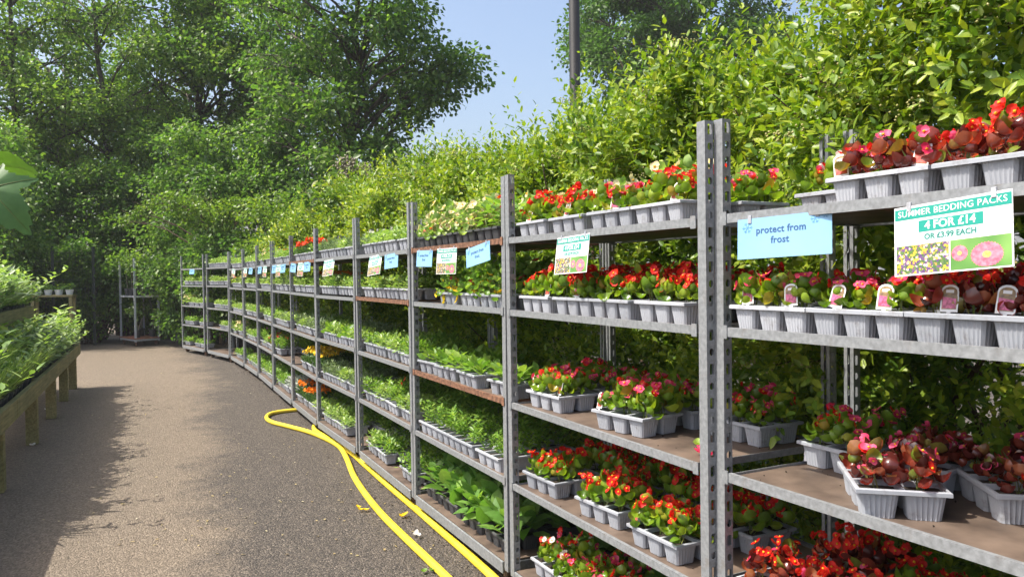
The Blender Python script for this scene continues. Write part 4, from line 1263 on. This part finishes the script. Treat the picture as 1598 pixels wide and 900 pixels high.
# small price label on the side rail, scraps on the boards
root = empty('shelf_label', rack_pt(0, .085, .335, SHELF_Z[2] + .012), RACK_F[0][1] + R(35), 'small white paper label clipped to the side rail of the third shelf', 'label')
mb = MB(); mb.box(-.05, .05, -.0006, .0006, 0, .036); link('card', mb.mesh('card', M['white']), root, (0, 0, 0), (R(-22), 0, 0))
mb = MB()
for q, wd in enumerate((.07, .05, .06, .03)): mb.box(-.04, -.04 + wd, -.0012, -.0007, .029 - q * .007, .0315 - q * .007)
link('printed_lines', mb.mesh('printed_lines', M['tagdark']), root, (0, 0, 0), (R(-22), 0, 0))
def scrap(name, label, p, leaf, size, n, cat, seed):
    r = np.random.default_rng(seed)
    A = r.normal(size=(n, 3)); A[:, 2] = .1
    P = np.zeros((n, 3)); P[:, :2] = r.normal(0, size * .25, (n, 2)); P[:, 2] = .002 + np.arange(n) * .003
    o = link(name, scatter(name, [(T_CUP, P, A, np.tile([0.1, 0, 1.], (n, 1)), size, size * .6, 0)], [leaf]), None, p)
    return tag(o, label, cat)
scrap('fallen_leaf', 'torn green leaf lying on the third shelf of the second trolley', rack_pt(1, 1.16, .16, SHELF_Z[2] + .006), M['fresh'], .05, 1, 'leaf', 1)
scrap('fallen_petals', 'pink petals lying on the third shelf beside the post', rack_pt(1, 1.25, .10, SHELF_Z[2] + .006), M['pink'], .045, 4, 'petals', 2)
for px, py, mt, nm, lb in [(567, 797, 'yellow', 'fallen_flower', 'yellow flower dropped on the path between hose and aisle'), (627, 808, 'yellow', 'fallen_flower', 'small yellow flower dropped between the two runs of hose'),
                           (48, 696, 'whitep', 'paper_scrap', 'white scrap lying in the shade below the bench'), (648, 836, 'whitep', 'paper_scrap', 'pale scrap lying beside the hose'), (668, 893, 'fresh', 'fallen_leaf', 'green leaf dropped on the path near the hose end'),
                           (75, 640, 'whitep', 'paper_scrap', 'white scrap lying in the shade further back under the bench')]:
    p = ground(px, py); p.z = .004
    scrap(nm, lb, p, M[mt], .045, 3, 'litter', int(px))
# fallen leaves and petals too small to count
r = np.random.default_rng(90)
n = 260
P = np.array([[*ground(r.uniform(60, 700), 540 + 330 * r.uniform(0, 1) ** 1.3)[:2], .006] for _ in range(n)])
A = r.normal(size=(n, 3)); A[:, 2] = .05
o = link('leaf_litter', scatter('leaf_litter', [(T_HEX, P, A, np.tile([0, 0, 1.], (n, 1)) + r.normal(0, .15, (n, 3)), r.uniform(.012, .03, n), r.uniform(.008, .018, n), 0)],
      [leaf_mat('dry_litter', [(0, (.30, .22, .10)), (.7, (.42, .34, .16)), (1, (.5, .46, .36))], .2, (1, 1, 1))]))
tag(o, 'dry leaf litter scattered over the path', 'litter', kind='stuff')

# compost crumbs and dropped leaves along the trolley feet and on the near boards
r = np.random.default_rng(91)
P = []
for q in range(700):
    i = int(r.integers(1, 9)); p = rack_pt(i, r.uniform(0, LEN), -abs(r.normal(0, .16)) + .03, .003); P.append(p)
for q in range(260):
    i = int(r.integers(0, 3)); k = int(r.choice([2, 2, 3])); p = rack_pt(i, r.uniform(.06, LEN - .06), r.uniform(.02, .5), SHELF_Z[k] + .005); P.append(p)
P = np.array(P); n = len(P)
sz = r.uniform(.003, .011, n)
o = link('spilled_compost', scatter('spilled_compost', [(T_BALL, P, rdir(n, r), rdir(n, r), sz, sz, 0)], [M['soil']], False))
tag(o, 'dark compost crumbs spilled along the trolleys', kind='stuff')

# ------------------------------------------------------------------ hoses
def spline(pts, n=12):
    pts = [Vector(p) for p in pts]
    P = [pts[0] * 2 - pts[1]] + pts + [pts[-1] * 2 - pts[-2]]
    out = []
    for i in range(1, len(P) - 2):
        for k in range(n):
            t = k / n
            out.append(.5 * (2 * P[i] + (P[i + 1] - P[i - 1]) * t + (2 * P[i - 1] - 5 * P[i] + 4 * P[i + 1] - P[i + 2]) * t * t + (3 * P[i] - P[i - 1] - 3 * P[i + 1] + P[i + 2]) * t ** 3))
    out.append(pts[-1])
    return out
HR = .0215
def hose(px, label):
    pts = [ground(x, y, HR) for x, y in px]
    mb = MB(); mb.tube(spline(pts, 14), HR, 14)
    return tag(link('hose', mb.mesh('hose', M['hose'], True)), label, 'hose')
hose([(520, 632), (475, 638), (445, 641), (423, 645), (416, 651), (424, 658), (450, 665), (480, 673), (508, 684), (530, 697), (541, 715), (552, 742), (570, 770), (596, 802), (630, 836), (668, 872), (702, 905), (740, 945), (790, 1000)], 'yellow hose looping left on the path before running forward, left run')
hose([(530, 648), (510, 654), (494, 661), (490, 668), (497, 675), (520, 688), (548, 706), (572, 727), (606, 757), (645, 790), (690, 829), (730, 864), (775, 905), (820, 948), (880, 1010)], 'yellow hose coming out below the trolley, right run')

# ------------------------------------------------------------------ timber bench with potted perennials
BA = R(90 + 25)              # bench x axis runs away from the camera
BO = Vector((-3.69, 5.70, 0))
def bench_pt(s, n, z):
    return Vector((BO.x + math.cos(BA) * s - math.sin(BA) * n, BO.y + math.sin(BA) * s + math.cos(BA) * n, z))
root = empty('timber_bench', BO, BA, 'weathered two-tier timber plant bench along the left of the path', 'bench')
S0, S1, S2 = -3.6, 5.5, 3.85
JO = [S0, -2.4, .02, 2.9, S1]
for q in range(4):
    mb = MB(); mb.box(JO[q] + .002, JO[q + 1] - .002, 0, .045, .47, .615, 0, .004)
    link('front_board', mb.mesh('front_board', M['timber']), root)
for q, s in enumerate((-2.5, -.30, 1.45, 2.9, 4.2, 5.36)):
    mb = MB(); mb.box(s, s + .095, .047, .142, 0, .60, 0, .004); link('leg', mb.mesh('leg', M['timber']), root)
    mb = MB(); mb.box(s, s + .095, .80, .895, 0, 1.19, 0, .004); link('leg', mb.mesh('leg', M['timber']), root)
    if s < S2 - .1:
        mb = MB(); mb.box(s, s + .095, .40, .47, .53, 1.06, 0, .004); link('upper_support', mb.mesh('upper_support', M['timber']), root)
mb = MB()
for q in range(7): mb.box(S0, S1, .05 + q * .122, .05 + q * .122 + .112, .505, .527, 0, .002)
link('lower_shelf', mb.mesh('lower_shelf', M['timber']), root)
mb = MB(); mb.box(S0, S2, .35, .395, 1.06, 1.20, 0, .004); link('upper_board', mb.mesh('upper_board', M['timber']), root)
mb = MB(); mb.box(S2 + .002, S2 + .047, .35, .95, 1.06, 1.20, 0, .004); link('end_board', mb.mesh('end_board', M['timber']), root)
mb = MB()
for q in range(4): mb.box(S0, S2, .40 + q * .13, .40 + q * .13 + .12, 1.085, 1.107, 0, .002)
link('upper_shelf', mb.mesh('upper_shelf', M['timber']), root)

# pots
mb = MB()
mb.tube([(0, 0, 0), (0, 0, .005), (0, 0, .095), (0, 0, .096), (0, 0, .115), (0, 0, .1155)], [.045, .047, .060, .065, .066, .062], 16, 0)
mb.add([(.061 * math.cos(k * .3927), .061 * math.sin(k * .3927), .1165) for k in range(16)], [tuple(range(16))], 1)
POT = mb.mesh('pot', [M['darkplastic'], M['soil']], False)
def perennial(kind, seed):
    r = np.random.default_rng(seed)
    g = []
    if kind == 'grassy':
        n = 60
        a = r.uniform(0, 6.28, n)
        A = np.stack([np.cos(a), np.sin(a), r.uniform(.8, 2.6, n)], 1)
        P = np.stack([.03 * np.cos(a), .03 * np.sin(a), np.zeros(n)], 1) * r.uniform(.2, 1, (n, 1))
        N = np.stack([-np.cos(a), -np.sin(a), np.full(n, .6)], 1)
        g.append((T_STRAP, P, A, N, r.uniform(.14, .26, n), r.uniform(.008, .013, n), 0))
    elif kind == 'leafy':
        for k in range(11):
            c = np.array([*r.normal(0, .03, 2), 0]); le = np.array([*r.normal(0, .35, 2), 1.])
            n = 16; z = np.linspace(.01, r.uniform(.12, .24), n); an = np.arange(n) * 2.4
            P = c + le * z[:, None]
            A = np.stack([np.cos(an), np.sin(an), np.full(n, .5)], 1)
            g.append((T_LANCE, P, A, r.normal(0, .2, (n, 3)) + [0, 0, 1], r.uniform(.035, .06, n), r.uniform(.012, .02, n), 0))
    else:
        n = 170
        a = r.uniform(0, 6.28, n); q = .11 * np.sqrt(r.uniform(0, 1, n))
        P = np.stack([q * np.cos(a), q * np.sin(a), r.uniform(.02, .2, n) * (1 - (q / .16) ** 2)], 1)
        A = np.stack([np.cos(a), np.sin(a), r.uniform(-.2, 1.2, n)], 1)
        g.append((T_HEX, P, A, r.normal(0, .3, (n, 3)) + [0, 0, 1], r.uniform(.03, .06, n), r.uniform(.014, .026, n), 0))
    return scatter('foliage', g, [M[{'grassy': 'pale', 'leafy': 'pale', 'bushy': 'grey'}[kind]]])
PER = {k: [perennial(k, 300 + 10 * i + v) for v in range(3)] for i, k in enumerate(('grassy', 'leafy', 'bushy'))}
PWORD = {'grassy': 'grassy-leaved', 'leafy': 'leafy-stemmed', 'bushy': 'bushy grey-green'}
def ordinal(n):
    return '%d%s' % (n, 'th' if 10 <= n % 100 <= 20 else {1: 'st', 2: 'nd', 3: 'rd'}.get(n % 10, 'th'))
def pot_row(s0, s1, step, n, z, kinds, where, sc=(1.0, 1.4)):
    s = s1; q = 1
    while s > s0:
        kd = kinds(s)
        p = bench_pt(s + pr.uniform(-.015, .015), n + pr.uniform(-.015, .015), z)
        rt = empty('potted_perennial', p, pr.uniform(0, 6.28), '%s potted perennial, %s from the far end of the %s' % (PWORD[kd], ordinal(q), where), 'potted plant', 'potted perennials on the timber bench')
        link('pot', POT, rt)
        link('foliage', PER[kd][pr.randrange(3)], rt, (0, 0, .11), (pr.uniform(-.1, .1), pr.uniform(-.1, .1), 0), pr.uniform(*sc))
        s -= step; q += 1
pick = lambda s: pr.choice(['leafy', 'leafy', 'bushy']) if s > 1.6 else pr.choice(['grassy', 'grassy', 'leafy'])
pot_row(-1.4, 5.38, .165, .13, .528, pick, "lower bench's front row", (1.0, 1.5))
pot_row(-1.4, 5.38, .175, .30, .528, pick, "lower bench's back row", (1.6, 2.3))
pot_row(-1.0, 3.72, .175, .48, 1.108, lambda s: pr.choice(['leafy', 'bushy', 'leafy']), "upper bench's front row", (1.5, 2.0))
pot_row(-1.0, 3.72, .19, .68, 1.108, lambda s: pr.choice(['leafy', 'bushy']), "upper bench's back row", (1.7, 2.2))

# ------------------------------------------------------------------ far trolley with saplings
FTc = ground(211, 541)
ft = empty('sapling_trolley', (0, 0, 0), 0, 'two-tier galvanised trolley of tall saplings standing apart in the shade', 'trolley')
pA, pB, pC = ground(211, 541), ground(252.5, 533), ground(182, 536)
ang = R(45)
ft.location = pA; ft.rotation_euler = (0, 0, ang)
POST_Z = POST.copy(); POST_Z.materials.clear(); POST_Z.materials.append(M['zinc'])
FW, FD = .54, .95
zs = 1.0
for x, y, rz in ((0, 0, 0), (FW - PW, 0, 0), (PW, FD, math.pi), (FW, FD, math.pi)):
    link('post', POST_Z, ft, (x, y, 0), (0, 0, rz))
def small_frame(z, mat, name):
    mb = MB()
    mb.box(PW, FW - PW, .002, .014, z - .04, z); mb.box(PW, FW - PW, FD - .014, FD - .002, z - .04, z)
    mb.box(.002, .014, PD, FD - PD, z - .04, z); mb.box(FW - .014, FW - .002, PD, FD - PD, z - .04, z)
    return link(name, mb.mesh(name, mat), ft)
s = small_frame(1.13, M['zinc'], 'shelf')
mb = MB(); mb.box(.016, FW - .016, .016, FD - .016, 1.10, 1.112); link('shelf_board', mb.mesh('shelf_board', M['board']), s)
s = small_frame(.16, M['zinc'], 'base')
mb = MB(); mb.box(-.02, FW + .02, -.02, FD * .5, .163, .185); mb.box(-.02, FW + .02, FD * .5 + .004, FD + .02, .163, .185)
link('base_board', mb.mesh('base_board', plain('red_brown_board', (.16, .06, .04), (.30, .14, .09), 12, .7)), s)
for x in (.06, FW - .06):
    for y in (.08, FD - .08):
        c = link('caster', CASTER, ft, (x, y, .02), (0, 0, pr.uniform(0, 6))); link('wheel', WHEEL, c, (0, 0, -.015))
mb = MB(); mb.box(FW * .45, FW * .75, -.004, -.001, 1.085, 1.135); link('label_card', mb.mesh('label_card', M['white']), ft)
c_, s_ = math.cos(ang), math.sin(ang)
mb = MB(); mb.tube([(0, 0, 0), (0, 0, .17), (0, 0, .172)], [.05, .075, .07], 14, 0); SPOT = mb.mesh('pot', M['darkplastic'])
for q in range(12):
    lx, ly = .09 + .135 * (q % 4), .13 + .26 * (q // 4)
    p = Vector((pA.x + c_ * lx - s_ * ly, pA.y + s_ * lx + c_ * ly, 1.114))
    rt = empty('potted_sapling', p, pr.uniform(0, 6), 'thin caned sapling in a dark pot on the far trolley', 'sapling', 'saplings on the far trolley')
    link('pot', SPOT, rt)
    r = np.random.default_rng(400 + q)
    h = r.uniform(.75, 1.15)
    mb = MB(); mb.tube([(0, 0, .1), (r.normal(0, .02), r.normal(0, .02), h * .6), (r.normal(0, .05), r.normal(0, .05), h)], [.009, .007, .004], 6)
    link('stem', mb.mesh('stem', M['palebark']), rt)
    P, A, N, L, W = leaves_in_clump((0, 0, h * .82), .22, 90, .07, r, 1.0)
    link('foliage', scatter('foliage', [(T_HEX, P, A, N, L, W, 0)], [M['mapleleaf']]), rt)
for q, (lx, ly) in enumerate([(.12, .2), (.26, .55), (.46, .25), (.40, .75)]):
    p = Vector((pA.x + c_ * lx - s_ * ly, pA.y + s_ * lx + c_ * ly, .187))
    rt = empty('potted_sapling', p, pr.uniform(0, 6), ['sapling in a dark pot at the front left of the far trolley base', 'sapling in a dark pot in the middle of the far trolley base', 'sapling in a dark pot at the front right of the far trolley base', 'sapling in a dark pot at the back of the far trolley base'][q], 'sapling', 'saplings on the base of the far trolley')
    link('pot', SPOT, rt)
    r = np.random.default_rng(430 + q)
    mb = MB(); mb.tube([(0, 0, .1), (r.normal(0, .05), r.normal(0, .03), .5), (r.normal(0, .1), r.normal(0, .05), .85)], [.011, .009, .006], 6)
    link('stem', mb.mesh('stem', M['palebark']), rt)
    P, A, N, L, W = leaves_in_clump((0, 0, .62), .2, 60, .08, r, 1.0)
    link('foliage', scatter('foliage', [(T_HEX, P, A, N, L, W, 0)], [M['mapleleaf']]), rt)

# ------------------------------------------------------------------ dark mesh fence and low table at the back left
fa, fb = at(-60, 440, 16.2), at(150, 440, 17.6)
fa.z = fb.z = 0
d = fb - fa
root = empty('mesh_fence', fa, math.atan2(d.y, d.x), 'dark green steel mesh fence below the trees at the back left', 'fence')
FLN = d.length
for q in range(4):
    s = .05 + (FLN - .1) * q / 3
    mb = MB(); mb.box(s - .03, s + .03, -.03, .03, 0, 2.25, 0, .004); link('fence_post', mb.mesh('fence_post', M['fence']), root)
mb = MB()
for q in range(11): mb.box(0, FLN, -.036, -.031, .1 + q * .2, .108 + q * .2)
for q in range(int(FLN / .06)): mb.box(q * .06, q * .06 + .004, -.0305, -.026, .05, 2.15)
link('mesh_panel', mb.mesh('mesh_panel', M['fence']), root)
tp = ground(92, 520); tpz = .95
tp = at(84, 470, 16.4); tp.z = 0
root = empty('display_table', tp, R(20), 'low dark display table at the far end of the bench', 'table')
mb = MB(); mb.box(-.4, .4, -.25, .25, 1.14, 1.18, 0, .003); link('table_top', mb.mesh('table_top', M['timber']), root)
for x in (-.35, .35):
    for y in (-.2, .2):
        mb = MB(); mb.box(x - .03, x + .03, y - .03, y + .03, 0, 1.14); link('leg', mb.mesh('leg', M['timber']), root)
WL = ['white pot at the left end of the far display table', 'white pot second along the far display table', 'white pot third along the far display table', 'white pot at the right end of the far display table']
for q in range(4):
    p = tp + Vector((math.cos(R(20)) * (-.3 + .2 * q), math.sin(R(20)) * (-.3 + .2 * q), 1.181))
    rt = empty('white_pot', p, 0, WL[q], 'pot', 'white pots on the far display table')
    mb = MB(); mb.tube([(0, 0, 0), (0, 0, .11), (0, 0, .112)], [.06, .085, .08], 14); link('pot', mb.mesh('pot', M['whitepot']), rt)
    r = np.random.default_rng(450 + q)
    P, A, N, L, W = leaves_in_clump((0, 0, .16), .1, 50, .06, r, .8)
    link('foliage', scatter('foliage', [(T_HEX, P, A, N, L, W, 0)], [M['fresh']]), rt)

# ------------------------------------------------------------------ maple sapling outside the left edge, two leaves hanging into the picture
MX, MY = -1.75, 1.55
root = empty('maple_sapling', (MX, MY, 0), 0, 'young maple at the left edge, two large lobed leaves hanging into view', 'tree')
mb = MB()
mb.tube(spline([(0, 0, 0), (.02, 0, .7), (.0, .02, 1.4), (.03, 0, 2.1)], 6), [.020 - .0006 * k for k in range(19)], 8)
tip = Vector((-1.12 - MX, 0.03, 1.80))
mb.tube(spline([(.01, .01, 1.45), (.3, .02, 1.78), tip], 6), [.008 - .0003 * k for k in range(13)], 6)
link('trunk', mb.mesh('trunk', M['twig'], True), root)
def maple_leaf(name, base, out, nrm, size, mat, fold=.25):
    # palmate outline: five lobes with teeth
    prof = [(-165, .20), (-150, .42), (-138, .34), (-128, .62), (-112, .48), (-98, .50), (-84, .60), (-72, .86), (-62, .70), (-50, .52), (-38, .58), (-26, .76), (-14, .88), (0, 1.12), (14, .88), (26, .76), (38, .58), (50, .52), (62, .70), (72, .86), (84, .60), (98, .50), (112, .48), (128, .62), (138, .34), (150, .42), (165, .20)]
    lob = [-128, -72, 0, 72, 128]
    fine = []
    for (a1, q1), (a2, q2) in zip(prof[:-1], prof[1:]):      # teeth between the main points
        fine += [(a1, q1), (a1 + (a2 - a1) * .35, (q1 + (q2 - q1) * .35) * .93), (a1 + (a2 - a1) * .6, (q1 + (q2 - q1) * .6) * 1.03)]
    prof = fine + [prof[-1]]
    base, out, nrm = Vector(base), Vector(out).normalized(), Vector(nrm)
    nrm = (nrm - out * nrm.dot(out)).normalized(); side = nrm.cross(out)
    vs, fs = [], []
    n = len(prof)
    for f in (.33, .66, 1.0):
        for a, q in prof:
            dl = min(abs(a - l) for l in lob)
            h = fold * .22 * (dl / 30.0) * q * f - .30 * (q * f) ** 2
            x, y = math.cos(R(a)) * q * f, math.sin(R(a)) * q * f
            vs.append(base + (out * x + side * y + nrm * h) * size)
    vs.append(base)
    c = len(vs) - 1
    for k in range(n - 1):
        fs.append((c, k, k + 1))
        fs.append((k, n + k, n + k + 1, k + 1)); fs.append((n + k, 2 * n + k, 2 * n + k + 1, n + k + 1))
    mb = MB(); mb.add(vs, fs)
    o = link(name, mb.mesh(name, mat, True), root)
    vm = MB()
    for a in lob:
        q = 1.05 if a == 0 else (.82 if abs(a) == 72 else .58)
        vm.tube([base + (out * math.cos(R(a)) * q * f + side * math.sin(R(a)) * q * f + nrm * (-.30 * (q * f) ** 2 + .004)) * size for f in (0, .25, .5, .75, 1)], [.0011, .0009, .0007, .0005, .0003], 5)
    link('veins', vm.mesh('veins', M['stem'], True), o)
    return o
M['bigleaf'] = leaf_mat('large_maple_leaf', [(0, (.10, .20, .045)), (1, (.13, .24, .05))], .45, (1.5, 1.6, .45), .35, .5)
M['shadedleaf'] = leaf_mat('shaded_maple_leaf', [(0, (.08, .17, .055)), (1, (.10, .20, .065))], .25, (1.3, 1.5, .6), .4, .45)  # lower leaf: the upper leaf's shade put into a darker, less translucent colour
loc = Vector((MX, MY, 0))
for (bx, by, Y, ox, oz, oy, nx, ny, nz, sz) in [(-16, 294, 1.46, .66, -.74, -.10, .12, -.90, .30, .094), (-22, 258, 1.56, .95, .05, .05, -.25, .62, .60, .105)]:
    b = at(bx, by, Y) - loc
    maple_leaf('leaf', b, (ox, oy, oz), (nx, ny, nz), sz, M['bigleaf'] if Y > 1.5 else M['shadedleaf'])
    mb = MB(); mb.tube([tip, (tip + b) / 2 + Vector((0, 0, .02)), b], .0016, 6); link('leaf_stalk', mb.mesh('leaf_stalk', M['stem']), root)
for q in range(7):
    a = q * .9
    b = Vector((.05 * math.cos(a) - .02, .05 * math.sin(a), 1.5 + .1 * q))
    maple_leaf('leaf', b, (-abs(math.cos(a)) - .2, math.sin(a), -.3), (0, 0, 1), .1, M['bigleaf'])
